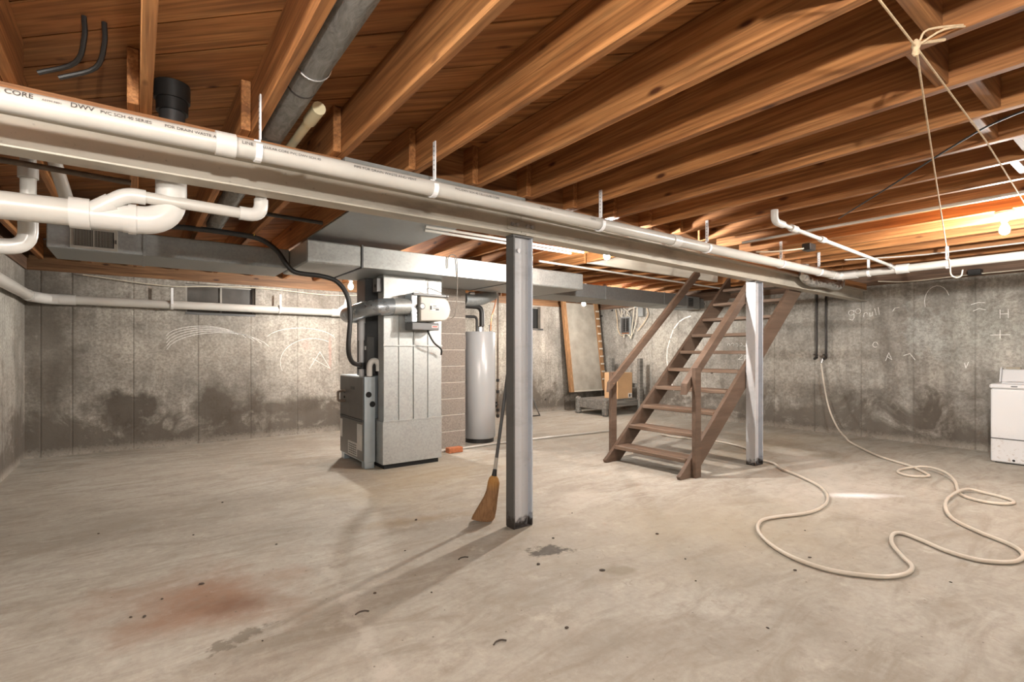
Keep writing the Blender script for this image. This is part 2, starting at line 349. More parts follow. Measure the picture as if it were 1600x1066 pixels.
# ------------------------------------------------------------------ the room
X0,X1,Y0,Y1=-1.0,8.22,-2.6,7.77
WT,JZ,PZ=2.12,2.25,2.487           # wall top, joist underside, plank underside
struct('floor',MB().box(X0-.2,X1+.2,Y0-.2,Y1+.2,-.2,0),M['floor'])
def wall_with_holes(axis,a0,a1,at,th,holes):
    mb=MB(); xs=sorted({a0,a1,*[h[0] for h in holes],*[h[1] for h in holes]}); zs=sorted({-.05,WT,*[h[2] for h in holes],*[min(h[3],WT) for h in holes]})
    for i in range(len(xs)-1):
        for j in range(len(zs)-1):
            cx,cz=(xs[i]+xs[i+1])/2,(zs[j]+zs[j+1])/2
            if any(h[0]<cx<h[1] and h[2]<cz<h[3] for h in holes): continue
            if axis=='y': mb.box(xs[i],xs[i+1],at,at+th,zs[j],zs[j+1])
            else: mb.box(at,at+th,xs[i],xs[i+1],zs[j],zs[j+1])
    return mb
wb=struct('wall_back',wall_with_holes('y',X0-.2,X1+.2,Y1,.22,[(.51,1.33,1.70,2.09),(6.27,6.55,1.64,2.09)]),M['wall_back'])
wr=struct('wall_right',wall_with_holes('x',Y0-.2,Y1+.2,X1,.22,[]),M['wall_right'])
struct('wall_left',MB().box(X0-.22,X0,Y0-.2,Y1+.2,-.05,WT),M['wall_left'])
struct('wall_front',MB().box(X0-.2,X1+.2,Y0-.22,Y0,-.05,PZ),M['wall_left'])
# sill plates and rim joists
tr=struct('trim_1',MB().box(X0,X1,Y1-.02,Y1+.12,WT,WT+.045),M['sill']); part('rim_joist',MB().box(X0-.05,X1+.05,Y1+.06,Y1+.1,WT+.045,PZ),M['sill'],tr)
tr=struct('trim_2',MB().box(X1-.02,X1+.12,Y0,Y1-.021,WT,JZ),M['darksill']); part('rim_joist',MB().box(X1+.04,X1+.08,Y0,Y1,JZ,PZ),M['darksill'],tr)
tr=struct('trim_3',MB().box(X0-.12,X0+.02,Y0,Y1-.021,WT,JZ),M['darksill']); part('rim_joist',MB().box(X0-.08,X0-.04,Y0,Y1,JZ,PZ),M['darksill'],tr)
# windows in the back wall
def window(name,x0,x1,z0,z1,n,pane):
    fr=MB(); y=Y1+.08; b=.025
    fr.box(x0,x1,y,y+.04,z0,z0+b).box(x0,x1,y,y+.04,z1-b,z1).box(x0,x0+b,y,y+.04,z0+b,z1-b).box(x1-b,x1,y,y+.04,z0+b,z1-b)
    o=struct(name,fr,M['frame_metal'])
    wd=(x1-x0-2*b)/n
    for i in range(n):
        a=x0+b+wd*i; part('pane',MB().box(a+.001,a+wd-.001,y+.018,y+.024,z0+b,z1-b),pane,o)
        if i: part('divider',MB().box(a-.011,a+.011,y-.004,y+.017,z0+b,z1-b),M['frame_metal'],o)
    part('sill',MB().box(x0,x1,Y1-.01,y,z0-.012,z0+.012),M['darksteel'],o)
    part('backing',MB().box(x0,x1,Y1+.2,Y1+.22,z0,z1),M['darkhole'],o)
    return o
window('window_1',.51,1.33,1.70,2.09,2,M['dust_glass'])
w2=window('window_2',6.27,6.55,1.64,2.09,1,M['darkhole'])
part('side_jamb',MB().box(6.47,6.55,Y1-.015,Y1+.07,1.66,2.09),M['frame_metal'],w2)
# ceiling: diagonal boards, joists, blocking
cl=struct('ceiling',MB().box(X0-.2,X1+.2,Y0-.2,Y1+.2,PZ+.03,PZ+.06),M['darksill'])
cl.name='ceiling'
def clip(poly,a,b,c):            # keep a*x+b*y<=c
    out=[]
    for i in range(len(poly)):
        p,q=poly[i],poly[(i+1)%len(poly)]; dp=a*p[0]+b*p[1]-c; dq=a*q[0]+b*q[1]-c
        if dp<=0: out.append(p)
        if dp*dq<0: k=dp/(dp-dq); out.append((p[0]+(q[0]-p[0])*k,p[1]+(q[1]-p[1])*k))
    return out
c=-3.55; r2=math.sqrt(.5)
while c<X1+Y1:
    wd=random.choice([.265,.265,.265,.20,.40 if c<3 else .265])
    if abs(c-2.0)<.14: wd=2.24+.05-c+.40
    poly=[(X0,Y0),(X1,Y0),(X1,Y1),(X0,Y1)]
    poly=clip(clip(poly,1,1,c+wd-.013),-1,-1,-c)
    if len(poly)>2:
        z=PZ+random.uniform(0,.004)
        # local frame: x along the board, y across it
        loc=[((x-y)*r2,(x+y)*r2) for x,y in poly]; cx=sum(p[0] for p in loc)/len(loc); cy=sum(p[1] for p in loc)/len(loc)
        me=mesh(MB().prism([(a-cx,b-cy) for a,b in loc],'z',0,.024),name='plank')
        wx,wy=(cx+cy)*r2,(cy-cx)*r2
        link('plank',me,M['plank'],cl,(wx,wy,z),math.radians(-45))
    c+=wd
JW=.042
near_me=mesh(MB().box(-JW,0,-2.75,2.75,0,PZ-JZ-.001),bevel=.003,name='joist')
nx=[.054+.428*i for i in range(-2,19)]
for x in nx:
    link('joist',near_me,M['joist'],cl,(x,.13,JZ))
far_me=mesh(MB().box(-JW,0,-2.55,2.55,0,PZ-JZ-.001),bevel=.003,name='joist')
short_me=mesh(MB().box(-JW,0,-1.745,1.745,0,PZ-JZ-.001),bevel=.003,name='joist')
for x in nx:
    xf=x-JW-.002
    if 4.25<xf<6.95: link('joist',short_me,M['joist'],cl,(xf,6.03,JZ))
    else: link('joist',far_me,M['joist'],cl,(xf,5.22,JZ))
# blocking over the beam and mid-span
bl_me=mesh(MB().box(-.171,.171,-.02,.02,0,PZ-JZ-.004),bevel=.002,name='blocking')
for i,x in enumerate(nx[:-1]):
    if 1.2<x<4.2 or x>6.9: link('blocking',bl_me,M['block'],cl,(x+.214-.021-.021+.0,2.80,JZ))
bm_me=mesh(MB().box(-.192,.192,-.02,.02,0,.19),bevel=.002,name='blocking')
for i,x in enumerate(nx[:-1]):
    if x>1.2: link('blocking',bm_me,M['block'],cl,(x+.214-.021,.545+(.05 if i%2 else -.03),JZ+.012))
# cream painted header along the stairwell
part('stairwell_header',MB().box(4.28,6.98,4.235,4.275,JZ-.005,PZ-.003),M['cream_wood'],cl)
part('stairwell_trimmer',MB().box(4.235,4.277,2.86,4.234,JZ,PZ-.003),M['joist'],cl)
# chalk scribbles on the right wall: screen right is -y
ch=MB()
def stroke(o,pts,s,wd=.007): ch.ribbon([(o[0]-a*s,o[1]+b*s) for a,b in pts],wd,'x',X1-.003,.0025)
def arc(cx,cy,rx,ry,a0,a1,n=10): return [(cx+rx*math.cos(math.radians(a0+(a1-a0)*i/n)),cy+ry*math.sin(math.radians(a0+(a1-a0)*i/n))) for i in range(n+1)]
stroke((0,0),[(-5.53,1.861),(-5.66,1.83),(-5.778,1.767),(-5.9,1.63),(-5.977,1.445),(-6.04,1.25),(-6.05,1.077),(-6.03,.88),(-5.992,.709),(-5.891,.469)],1,.022)
o=(2.95,1.70)
stroke(o,arc(.3,.5,.3,.3,20,380),.12); stroke(o,[(.6,.8),(.6,-.1),(.4,-.4),(.1,-.25)],.12); stroke(o,arc(1.0,.65,.28,.3,0,360),.12)
o=(2.76,1.68)
stroke(o,[(0,.1),(.05,.55),(.3,.6),(.4,.4)],.12); stroke(o,[(.6,.55),(.62,.15),(.85,.2),(.9,.6)],.12); stroke(o,[(1.1,1.0),(1.25,.25)],.12); stroke(o,[(1.45,1.1),(1.55,.3)],.12)
o=(4.60,1.06)
stroke(o,arc(.2,.6,.25,.22,150,-40)+[(-.05,.1),(.5,.1)],.13); stroke(o,[(.8,-.3),(.8,.6)],.13); stroke(o,arc(.95,.42,.2,.2,140,-140),.13); stroke(o,[(1.5,.8),(1.5,.05),(1.7,.05)],.13); stroke(o,[(1.25,.5),(2.0,.5)],.13)
o=(4.78,1.28)
for k in range(5): stroke(o,arc(k*.55,.3+.05*(k%2),.2,.2,200-40*k,-20-30*k,6),.13)
stroke((2.62,1.30),arc(0,0,.25,.3,0,300),.12); stroke((2.5,1.08),[(0,0),(.3,.9),(.6,.1),(.1,.5)],.12); stroke((2.3,1.15),[(0,0),(.5,.2),(.9,-.4)],.14)
stroke((1.62,1.78),[(0,0),(.5,.15),(.9,.1)],.14); stroke((1.60,1.70),[(0,0),(.4,.2),(.8,.05)],.14); stroke((1.36,1.60),[(0,0),(0,.7)],.14); stroke((1.36,1.60),[(.5,0),(.5,.7)],.14); stroke((1.36,1.60),[(0,.35),(.5,.35)],.14)
stroke((1.36,1.36),[(-.6,.3),(.6,.3)],.14); stroke((1.36,1.36),[(0,0),(0,.7)],.14)
stroke((1.68,1.0),[(0,.5),(.1,0),(.3,.6)],.12); stroke((1.95,1.85),arc(0,0,.9,1.4,20,200),.14); stroke((2.42,1.75),[(0,0),(.2,.35),(.6,.4)],.12)
part('chalk_scribbles',ch,M['chalk'],wr)
cb=MB()
def bstroke(pts,wd=.005): cb.ribbon(pts,wd,'y',Y1-.003,.0025)
for k in range(5): bstroke(arc(.72+.05*k,1.38-.05*k,.42+.05*k,.16+.03*k,20,170,12))
bstroke(arc(2.1,1.05,.45,.35,60,200,12)); bstroke([(2.05,.95),(2.2,1.2),(2.35,.95),(2.1,1.1)]); bstroke(arc(1.95,1.35,.5,.2,20,160))
part('chalk_scribbles',cb,M['chalk'],wb)

# ------------------------------------------------------------------ steel beam, posts
def beam(name,x0,x1,z,dz,label):
    o=thing(name,((x0+x1)/2,2.77,z),label,'beam'); ft=.010
    part('bottom_flange',MB().box(x0,x1,2.71,2.83,z,z+ft,dz),M['beam'],o,.002)
    part('web',MB().box(x0,x1,2.763,2.777,z+ft,z+.14,dz),M['beam'],o)
    part('top_flange',MB().box(x0,x1,2.71,2.83,z+.14,z+.156,dz),M['beam'],o,.002)
    return o
b1=beam('steel_beam',-1.15,2.128,1.985,.010,'weathered steel I-beam section left of the nearest post, below the white pipe')
b2=beam('steel_beam',2.134,8.2,1.995,-.088,'weathered steel I-beam section from the nearest post to the right wall')
sp=part('splice_plate',MB().box(2.01,2.25,2.752,2.762,2.03,2.10),M['beam'],b1,.002)
for x in (2.045,2.085,2.175,2.215): part('bolt',MB().tube([(x,2.752,2.068),(x,2.738,2.068)],.013,6),M['post'],sp)
solo('nailer_board',MB().box(.9,2.13,2.715,2.825,2.152,2.249),M['nailer_grey'],'grey painted wooden nailer on the beam top, left of the nearest post','board',(.9,2.77,2.15))
solo('nailer_board',MB().box(2.14,8.19,2.715,2.825,2.1525,2.235,-.088),M['block'],'brown wooden nailer on the right-hand beam section, under the joists','board',(2.14,2.77,2.152))
solo('nailer_board',MB().box(-.98,.89,2.752,2.79,2.152,2.249),M['block'],'brown wooden nailer on the left end of the beam','board',(-.98,2.77,2.152))
def hpost(x0,x1,y0,y1,z1,label,mats):
    o=thing('steel_post',((x0+x1)/2,(y0+y1)/2,0),label,'post'); ft=.012; ym=(y0+y1)/2
    part('flange',MB().box(x0,x0+ft,y0,y1,.006,z1),mats[0],o,.002); part('flange',MB().box(x1-ft,x1,y0,y1,.006,z1),mats[1],o,.002)
    part('web',MB().box(x0+ft,x1-ft,ym-.006,ym+.006,.006,z1),mats[2],o)
    part('base_plate',MB().box(x0+.003,x1-.003,y0+.003,y1-.003,0,.006),M['post'],o)
    part('cap_plate',MB().box(x0-.004,x1+.004,y0+.002,y1-.002,z1,z1+.010),M['post_dark'],o)
    part('bolt',MB().tube([((x0+x1)/2-.02,ym-.007,z1-.09),((x0+x1)/2-.02,ym-.022,z1-.09)],.014,6),M['chrome'],o)
    return o
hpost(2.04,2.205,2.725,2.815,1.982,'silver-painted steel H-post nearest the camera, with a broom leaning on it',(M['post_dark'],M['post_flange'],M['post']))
hpost(5.215,5.375,2.735,2.838,1.938,'silver-painted steel H-post beside the brown stairs',(M['post'],M['post_flange'],M['post']))

# ------------------------------------------------------------------ white drain pipe along the beam
PR=.041; PY=2.44
dp=thing('drain_pipe',(3.0,PY,2.08),'long white plastic drain pipe hung along the steel beam, turning at the right','pipe')
part('pipe_run',MB().tube([(-.98,PY,2.060),(.37,PY,2.078)],PR,20),M['pvc'],dp,smooth=True)
part('pipe_run',MB().tube([(.37,PY,2.078),(2.4,PY,2.083),(4.3,PY,2.076),(6.40,PY,2.075)],PR,20),M['pvc'],dp,smooth=True)
part('coupling',MB().tube([(.265,PY,2.077),(.34,PY,2.078)],PR+.008,20),M['pvc_fit'],dp,smooth=True)
part('coupling',MB().tube([(3.37,PY,2.079),(3.46,PY,2.079)],PR+.007,20),M['pvc_fit'],dp,smooth=True)
part('elbow',MB().tube(elbow((6.33,PY,2.075),(6.50,PY,2.075),(6.50,PY-.20,2.077),.095),PR+.008,20),M['pvc_fit'],dp,smooth=True)
part('pipe_run',MB().tube([(6.50,PY-.18,2.077),(6.50,-2.58,2.089)],PR,20),M['pvc'],dp,smooth=True)
part('coupling',MB().tube([(6.50,1.88,2.078),(6.50,1.77,2.078)],PR+.009,20),M['pvc_fit'],dp,smooth=True)
# print on the pipe, bent round it
def pipe_text(txt,x,size,ang0,cy,cz,r):
    cu=bpy.data.curves.new('txt','FONT'); cu.body=txt; cu.size=size; ob=bpy.data.objects.new('txt',cu); COL.objects.link(ob)
    bpy.context.view_layer.update(); dg=bpy.context.evaluated_depsgraph_get(); me=bpy.data.meshes.new_from_object(ob.evaluated_get(dg))
    mb=MB(); R=r+.0012; out=[]
    for v in me.vertices:
        a=ang0+v.co.y/R; out.append((x+v.co.x,cy-R*math.cos(a),cz+R*math.sin(a)))
    mb.add(out,[tuple(p.vertices) for p in me.polygons])
    bpy.data.objects.remove(ob); bpy.data.curves.remove(cu); bpy.data.meshes.remove(me); return mb
for txt,x,sz in (('CELLULAR CORE',-.535,.030),('ASTM F891',-.285,.012),('DWV',-.205,.030),('PVC SCH 40 SERIES',-.115,.020),('FOR DRAIN WASTE AND VENT',.095,.0195),
                 ('LINE',.385,.024),('CELLULAR CORE PVC DWV SCH 40',.45,.018),('PIPE FOR DRAIN WASTE AND VENT',.90,.022),('PVC-DWV SCH 40 CELLULAR CORE',1.50,.020),('DWV PVC',2.15,.022),('DWV',2.62,.022)):
    x*=.931; part('pipe_lettering',pipe_text(txt,x,sz*.931,.12,PY,2.073+.005*(x+.4) if x<.5 else 2.080,PR+.0012),M['ink'],dp)
hx=[(.44,2.327),(1.296,2.336),(2.580,2.318),(3.864,2.308),(5.148,2.30),(6.004,2.29)]
HL=['nearest of the row, above the pipe coupling','second along the beam from the left','third along the beam, right of the nearest post','fourth along the beam','fifth along the beam, above the second post','last on the beam run before the elbow']
def hanger(x,y,zt,along,label,zc=2.079):
    # along x: x is the joist face the strap is nailed to; along y: x is the pipe axis
    o=thing('pipe_hanger',(x,y,zc),'white plastic pipe hanger strap, '+label,'hanger','white strap hangers on the drain pipe'); w=.013; R=PR+.001
    ring=MB(); n=16; p=[]
    for k in range(n+1):
        a=math.radians(-200+290*k/n); p.append((math.cos(a),math.sin(a)))
    for (a,b),(c,d) in zip(p,p[1:]):
        q=[(a*R,b*R),(c*R,d*R),(c*(R+.007),d*(R+.007)),(a*(R+.007),b*(R+.007))]
        if along=='x': ring.prism([(y+u,zc+v) for u,v in q],'x',x-.001-2*w,x-.001)
        else: ring.prism([(x+u,zc+v) for u,v in q],'y',y-w,y+w)
    part('clip_ring',ring,M['strap'],o)
    if along=='x': part('strap',MB().box(x-.007,x-.001,y-w,y+w,zc+R+.007,zt),M['strap'],o); h=[(x-.0082,x-.0071,y) for k in range(6)]
    else: part('strap',MB().box(x-.025,x-.019,y-w,y+w,zc+R+.002,zt),M['strap'],o); h=[]
    for k in range(6):
        if h: part('strap_hole',MB().box(h[k][0],h[k][1],y-.003,y+.003,zt-.03-.025*k,zt-.024-.025*k),M['darksteel'],o)
for (x,zt),l in zip(hx,HL): hanger(x,PY,zt,'x',l)
hanger(6.50,2.13,2.33,'y','just past the elbow'); hanger(6.50,1.456,2.33,'y','on the run toward the camera, by the twine hook')
# thinner pipe crossing the joists, joining the drain
sp=thing('branch_pipe',(5.0,1.87,2.14),'thin white plastic pipe crossing under the joists to the drain pipe','pipe')
bpt=lambda k:(3.80+2.60*k,1.845+.055*k,2.165-.055*k)
part('pipe_run',MB().tube([bpt(.03),bpt(1)],.016,12),M['pvc'],sp,smooth=True)
part('elbow',MB().tube(elbow((3.79,1.845,2.25),(3.79,1.845,2.166),bpt(.05),.05),.026,12),M['pvc_fit'],sp,smooth=True)
part('coupling',MB().tube([bpt(.10),bpt(.135)],.027,12),M['pvc_fit'],sp,smooth=True)
part('coupling',MB().tube([bpt(.31),bpt(.34)],.026,12),M['pvc_fit'],sp,smooth=True)
part('elbow',MB().tube([bpt(.985),(6.46,1.90,2.10)],.027,12),M['chrome'],sp,smooth=True)
solo('foil_duct',MB().tube(spline([(6.12,2.64,2.20),(6.13,2.655,2.07),(6.35,2.655,2.015),(6.7,2.655,2.03),(7.0,2.655,2.02),(7.14,2.655,2.06),(7.16,2.65,2.18)],5),[.045]*6+[.052]*20+[.045]*5,14),M['foil'],'crumpled silver foil-wrapped pipe section under the drain elbow, at the beam','duct',(6.6,2.655,2.02),smooth=True)

# ------------------------------------------------------------------ left plumbing
bp=thing('soil_pipe',(-.4,2.93,1.81),'thick white soil pipe with wye and elbow behind the beam at the left','pipe')
part('pipe_run',MB().tube([(-.98,2.93,1.795),(-.20,2.93,1.812)],.058,24),M['pvc'],bp,smooth=True)
part('wye_body',MB().tube([(-.235,2.93,1.811),(-.165,2.93,1.812),(-.164,2.93,1.812),(-.02,2.93,1.815)],[.068,.068,.061,.061],24),M['pvc_fit'],bp,smooth=True)
part('elbow',MB().tube(elbow((-.05,2.93,1.814),(.135,2.93,1.818),(.135,2.93,2.03),.13,9),.064,24),M['pvc_fit'],bp,smooth=True)
part('collar',MB().tube([(-.03,2.93,1.815),(.0,2.93,1.815)],.070,24),M['pvc_fit'],bp,smooth=True)
part('riser',MB().tube([(.135,2.93,1.99),(.137,2.93,2.24)],.057,24),M['pvc'],bp,smooth=True)
part('riser',MB().tube([(.137,2.93,2.24),(.139,2.93,2.38)],.053,24),M['darksteel'],bp,smooth=True,label='dark pipe between the joists')
part('rubber_coupling',MB().tube([(.139,2.93,2.35),(.139,2.93,2.405),(.139,2.93,2.406),(.139,2.93,2.485)],[.066,.066,.074,.074],24),M['black'],bp,smooth=True,label='black rubber coupling')
part('wye_arm',MB().tube([(-.15,2.91,1.825),(-.085,2.895,1.872)],.043,18),M['pvc_fit'],bp,smooth=True)
vp=thing('vent_pipe',(.2,2.885,1.91),'slim white plastic branch pipe rising from the wye of the soil pipe','pipe')
part('pipe_run',MB().tube([(-.02,2.885,1.915),(.44,2.885,1.905)],.027,16),M['pvc'],vp,smooth=True)
part('elbow',MB().tube(elbow((-.105,2.893,1.86),(-.035,2.885,1.915),(.035,2.885,1.913),.04),.034,16),M['pvc_fit'],vp,smooth=True)
part('elbow',MB().tube(elbow((.42,2.885,1.906),(.52,2.885,1.905),(.52,2.885,1.99),.06),.034,16),M['pvc_fit'],vp,smooth=True)
part('riser',MB().tube([(.52,2.885,1.98),(.52,2.885,2.40)],.027,16),M['pvc'],vp,smooth=True)
dv=thing('drop_pipe',(-.40,3.2,1.7),'white vertical drop pipe behind the soil pipe with bottom elbow to the left','pipe')
part('riser',MB().tube([(-.40,3.2,2.3),(-.40,3.2,1.75)],.029,16),M['pvc'],dv,smooth=True)
part('coupling',MB().tube([(-.40,3.2,2.06),(-.40,3.2,2.0)],.037,16),M['pvc_fit'],dv,smooth=True)
part('elbow',MB().tube(elbow((-.40,3.2,1.80),(-.40,3.2,1.68),(-.53,3.2,1.675),.075),.036,16),M['pvc_fit'],dv,smooth=True)
part('pipe_run',MB().tube([(-.50,3.2,1.676),(-.98,3.2,1.665)],.029,16),M['pvc'],dv,smooth=True)
solo('slant_pipe',MB().tube([(-.36,3.42,2.28),(-.30,3.6,2.02)],.03,14),M['pvc'],'short slanting off-white pipe behind the drop pipe','pipe',smooth=True)
solo('iron_pipe',MB().tube([(-.98,3.1,2.05),(-.02,3.1,2.028)],.013,10),M['rust_iron'],'thin brown iron pipe running just under the beam at the far left','pipe',smooth=True)
solo('iron_pipe',MB().tube([(.2,3.3,2.03),(.95,3.3,2.02)],.012,10),M['iron'],'thin black iron pipe under the joists, right of the soil pipe','pipe',smooth=True)
for i,(a,l) in enumerate(((-.16,'left of the pair hanging from the floor boards'),(-.10,'right of the pair hanging from the floor boards'))):
    solo('drop_cable',MB().tube(spline([(a,2.52,2.48),(a,2.53,2.40),(a-.03,2.58,2.32),(a-.14,2.62,2.262)],5),.009,8),M['black'],'short black cable, '+l,'cable',(a,2.52,2.48),smooth=True)
wp=thing('wall_drain_pipe',(.8,7.66,1.8),'white drain pipe running low along the left and back walls under the window','pipe')
part('pipe_run',MB().tube([(-.92,-2.5,1.845),(-.92,7.42,1.80)],.052,20),M['pvc'],wp,smooth=True)
part('elbow',MB().tube([(-.92,7.30,1.801),(-.92,7.44,1.80),(-.84,7.62,1.797),(-.78,7.675,1.796),(-.62,7.675,1.796)],.060,20),M['pvc_fit'],wp,smooth=True)
part('pipe_run',MB().tube([(-.66,7.675,1.796),(2.40,7.675,1.79)],.052,20),M['pvc'],wp,smooth=True)
part('coupling',MB().tube([(-.70,7.675,1.796),(-.56,7.675,1.796)],.060,20),M['pvc_fit'],wp,smooth=True)
part('tee',MB().tube([(2.34,7.675,1.79),(2.62,7.675,1.79)],.060,20),M['pvc_fit'],wp,smooth=True)
part('tee_arm',MB().tube([(2.42,7.675,1.80),(2.55,7.675,1.90),(2.58,7.675,2.02)],.036,16),M['pvc_fit'],wp,smooth=True)
for x,l in ((.36,'left of the window'),(1.62,'right of the window')):
    o=thing('pipe_hanger',(x,7.62,1.8),'thin strap hanger on the back-wall drain pipe, '+l,'hanger')
    part('strap',MB().box(x-.012,x+.012,7.605,7.612,1.80,2.0),M['strap'],o)
    part('clip_ring',MB().tube([(x-.014,7.675,1.795),(x+.014,7.675,1.795)],.062,18),M['pvc_fit'],o,smooth=True)

# ------------------------------------------------------------------ wrapped round duct, cream stub
rd=thing('round_duct',(.545,1.5,2.315),'grey wrapped round duct running beside a joist, above the beam','duct')
part('wrapped_tube',MB().tube([(.552,-2.5,2.318),(.552,5.15,2.318)],.062,22),M['wrap'],rd,smooth=True)
part('wire_tie',MB().tube([(.552+.065*math.cos(a),2.02+.02*math.sin(a*.5),2.318+.065*math.sin(a)) for a in [math.radians(170+200*k/14) for k in range(15)]],.003,6),M['chrome'],rd)
part('dark_band',MB().tube([(.552,2.20,2.318),(.552,2.212,2.318)],.0632,22),M['ink'],rd)
cs=thing('cream_pipe_stub',(.67,2.5,2.31),'short cream plastic pipe end beside the wrapped duct','pipe')
part('pipe_run',MB().tube([(.665,2.38,2.305),(.665,2.98,2.305)],.022,14),M['pvc_cream'],cs,smooth=True)
part('coupling',MB().tube([(.665,2.36,2.305),(.665,2.52,2.305)],.030,14),M['pvc_cream'],cs,smooth=True)

# ------------------------------------------------------------------ ducts
td=thing('trunk_duct',(2.9,5.05,1.985),'large galvanised trunk duct in front of the furnace','duct')
TD=[(1.19,1.68),(1.69,3.40),(3.41,4.545)]
for i,(a,b) in enumerate(TD): part('duct_section',MB().box(a,b,4.60,5.5,1.985,2.185),M['galv'],td,.012 if i!=1 else .004)
for x in (1.685,3.405): part('drive_cleat',MB().box(x-.008,x+.008,4.593,5.505,1.978,2.192),M['darksteel'],td)
ld=thing('branch_duct',(.3,5.5,2.0),'dull grey duct with a vent register running to the left wall','duct')
part('duct_section',MB().box(-.55,.05,5.20,5.82,2.0,2.185),M['galv_dark'],ld,.006); part('duct_section',MB().box(.06,1.185,5.20,5.82,2.0,2.185),M['galv_dark'],ld,.006)
part('drive_cleat',MB().box(.045,.065,5.194,5.825,1.995,2.19),M['galv_dark'],ld)
rg=part('register',MB().box(-.415,-.12,5.186,5.199,2.012,2.18),M['beige'],ld,.003,label='beige wall register with vertical louvres')
part('register_back',MB().box(-.39,-.145,5.182,5.1855,2.032,2.160),M['darkhole'],rg)
part('centre_bar',MB().box(-.272,-.264,5.176,5.1815,2.030,2.162),M['beige'],rg)
for k in range(26):
    x=-.387+k*.0092
    if abs(x+.268)>.006: part('louvre',MB().box(x,x+.003,5.1775,5.1815,2.034,2.158),M['beige'],rg)
part('lever',MB().box(-.136,-.128,5.176,5.1855,2.07,2.10),M['darksteel'],rg)
rt=thing('branch_duct',(6.0,5.5,1.985),'dull galvanised duct running from the trunk toward the right wall','duct')
for a,b in ((4.56,5.6),(5.61,7.0),(7.01,7.62)): part('duct_section',MB().box(a,b,5.20,5.82,1.985,2.18),M['galv_dark'],rt,.006)
for x in (5.605,7.005): part('drive_cleat',MB().box(x-.01,x+.01,5.194,5.826,1.98,2.186),M['galv_dark'],rt)
rb=part('end_register',MB().box(7.621,8.0,5.20,5.60,1.955,2.165),M['galv_dark'],rt,.004)
part('register_back',MB().box(7.67,7.80,5.194,5.1995,1.99,2.13),M['darkhole'],rb)
for k in range(5): part('louvre',MB().box(7.672,7.798,5.188,5.1935,2.0+.026*k,2.008+.026*k),M['galv_dark'],rb)
part('duct_end',MB().box(8.001,8.215,5.25,5.6,1.99,2.15),M['galv_dark'],rt)
pan=solo('panning_sheet',MB().box(1.26,2.17,2.95,4.85,2.236,2.246),M['galv_dark'],'flat sheet-metal panel closing the joist bays above the trunk duct','sheet',(1.26,2.95,2.236))

# ------------------------------------------------------------------ furnace and its plenums
rp=thing('return_plenum',(2.34,4.97,0),'tall galvanised return plenum in front of the furnace','plenum')
part('lower_box',MB().box(2.0,2.675,4.885,5.20,.05,.49),M['galv'],rp,.004)
part('base_rail',MB().box(2.03,2.65,4.92,5.19,0,.05),M['darkhole'],rp)
part('side_panel',MB().box(2.012,2.02,4.90,5.035,.49,1.984),M['galv'],rp); part('core',MB().box(2.021,2.66,4.902,5.035,.49,1.984),M['galv'],rp)
for z0,z1,e in ((.492,1.262,.166),(1.268,1.74,.166)):
    for k in range(4): part('front_panel',MB().box(2.012+k*e+.002,2.012+(k+1)*e-.002,4.890+.002*(k%2),4.9015,z0,z1),M['galv'],rp,.001)
part('front_panel',MB().box(2.014,2.48,4.889,4.9015,1.745,1.984),M['galv'],rp,.001); part('front_panel',MB().box(2.484,2.674,4.889,4.9015,1.745,1.984),M['galv'],rp,.001)
for k in (1,2,3): part('standing_seam',MB().box(2.012+k*.166-.003,2.012+k*.166+.003,4.881,4.8895,.492,1.742),M['galv'],rp)
for z in (.49,1.265,1.742): part('seam_strip',MB().box(2.005,2.68,4.877,4.8885,z-.006,z+.008),M['galv'],rp)
part('small_box',MB().box(1.95,2.01,4.92,5.02,1.81,1.95),M['darksteel'],rp,.004)
part('knockout',MB().tube([(1.9495,4.96,1.87),(1.945,4.96,1.87)],.016,12),M['darkhole'],rp)
fu=thing('furnace',(2.2,5.4,0),'grey gas furnace cabinet behind the return plenum','furnace')
part('cabinet',MB().box(1.872,2.58,5.215,5.78,.06,.945),M['furnace_side'],fu,.004)
part('side_cabinet',MB().box(1.87,1.985,5.045,5.214,.06,.945),M['furnace_side'],fu,.003)
for x,y in ((1.875,5.05),(1.875,5.68)): part('foot',MB().box(x,x+.10,y,y+.09,0,.06),M['furnace_side'],fu)
up=part('upper_door',MB().box(1.858,1.8695,5.06,5.77,.50,.935),M['furnace'],fu,.003)
part('badge',MB().box(1.8545,1.8575,5.30,5.42,.80,.83),M['darksteel'],up)
for z in (.70,.76): part('screw',MB().tube([(1.858,5.62,z),(1.852,5.62,z)],.014,10),M['darkhole'],up)
lo=part('lower_door',MB().box(1.858,1.8695,5.06,5.77,.08,.475),M['furnace'],fu,.003)
part('louvre_strip',MB().box(1.856,1.8695,5.06,5.77,.478,.497),M['darksteel'],fu)
part('label_sheet',MB().box(1.8555,1.8575,5.08,5.22,.18,.45),M['label'],lo); part('label_sheet',MB().box(1.8555,1.8575,5.69,5.76,.25,.45),M['label'],lo)
part('wiring_diagram',MB().box(1.8555,1.8575,5.22,5.50,.10,.24),M['label'],lo)
dg=MB()
for k in range(5): dg.box(1.8540,1.8554,5.24,5.48,.115+.024*k,.121+.024*k)
for k in range(4): dg.box(1.8540,1.8554,5.25+.06*k,5.255+.06*k,.115,.225)
part('diagram_lines',dg,M['ink'],lo)
for x,z in ((1.915,.76),(1.955,.66)): part('knockout',MB().tube([(x,5.0445,z),(x,5.040,z)],.030,16),M['darkhole'],fu)
part('gas_stub',MB().tube(elbow((1.858,5.60,.66),(1.78,5.60,.66),(1.78,5.60,.76),.03)+[(1.80,5.60,.77),(1.858,5.60,.77)],.014,10),M['rust_iron'],fu,smooth=True)
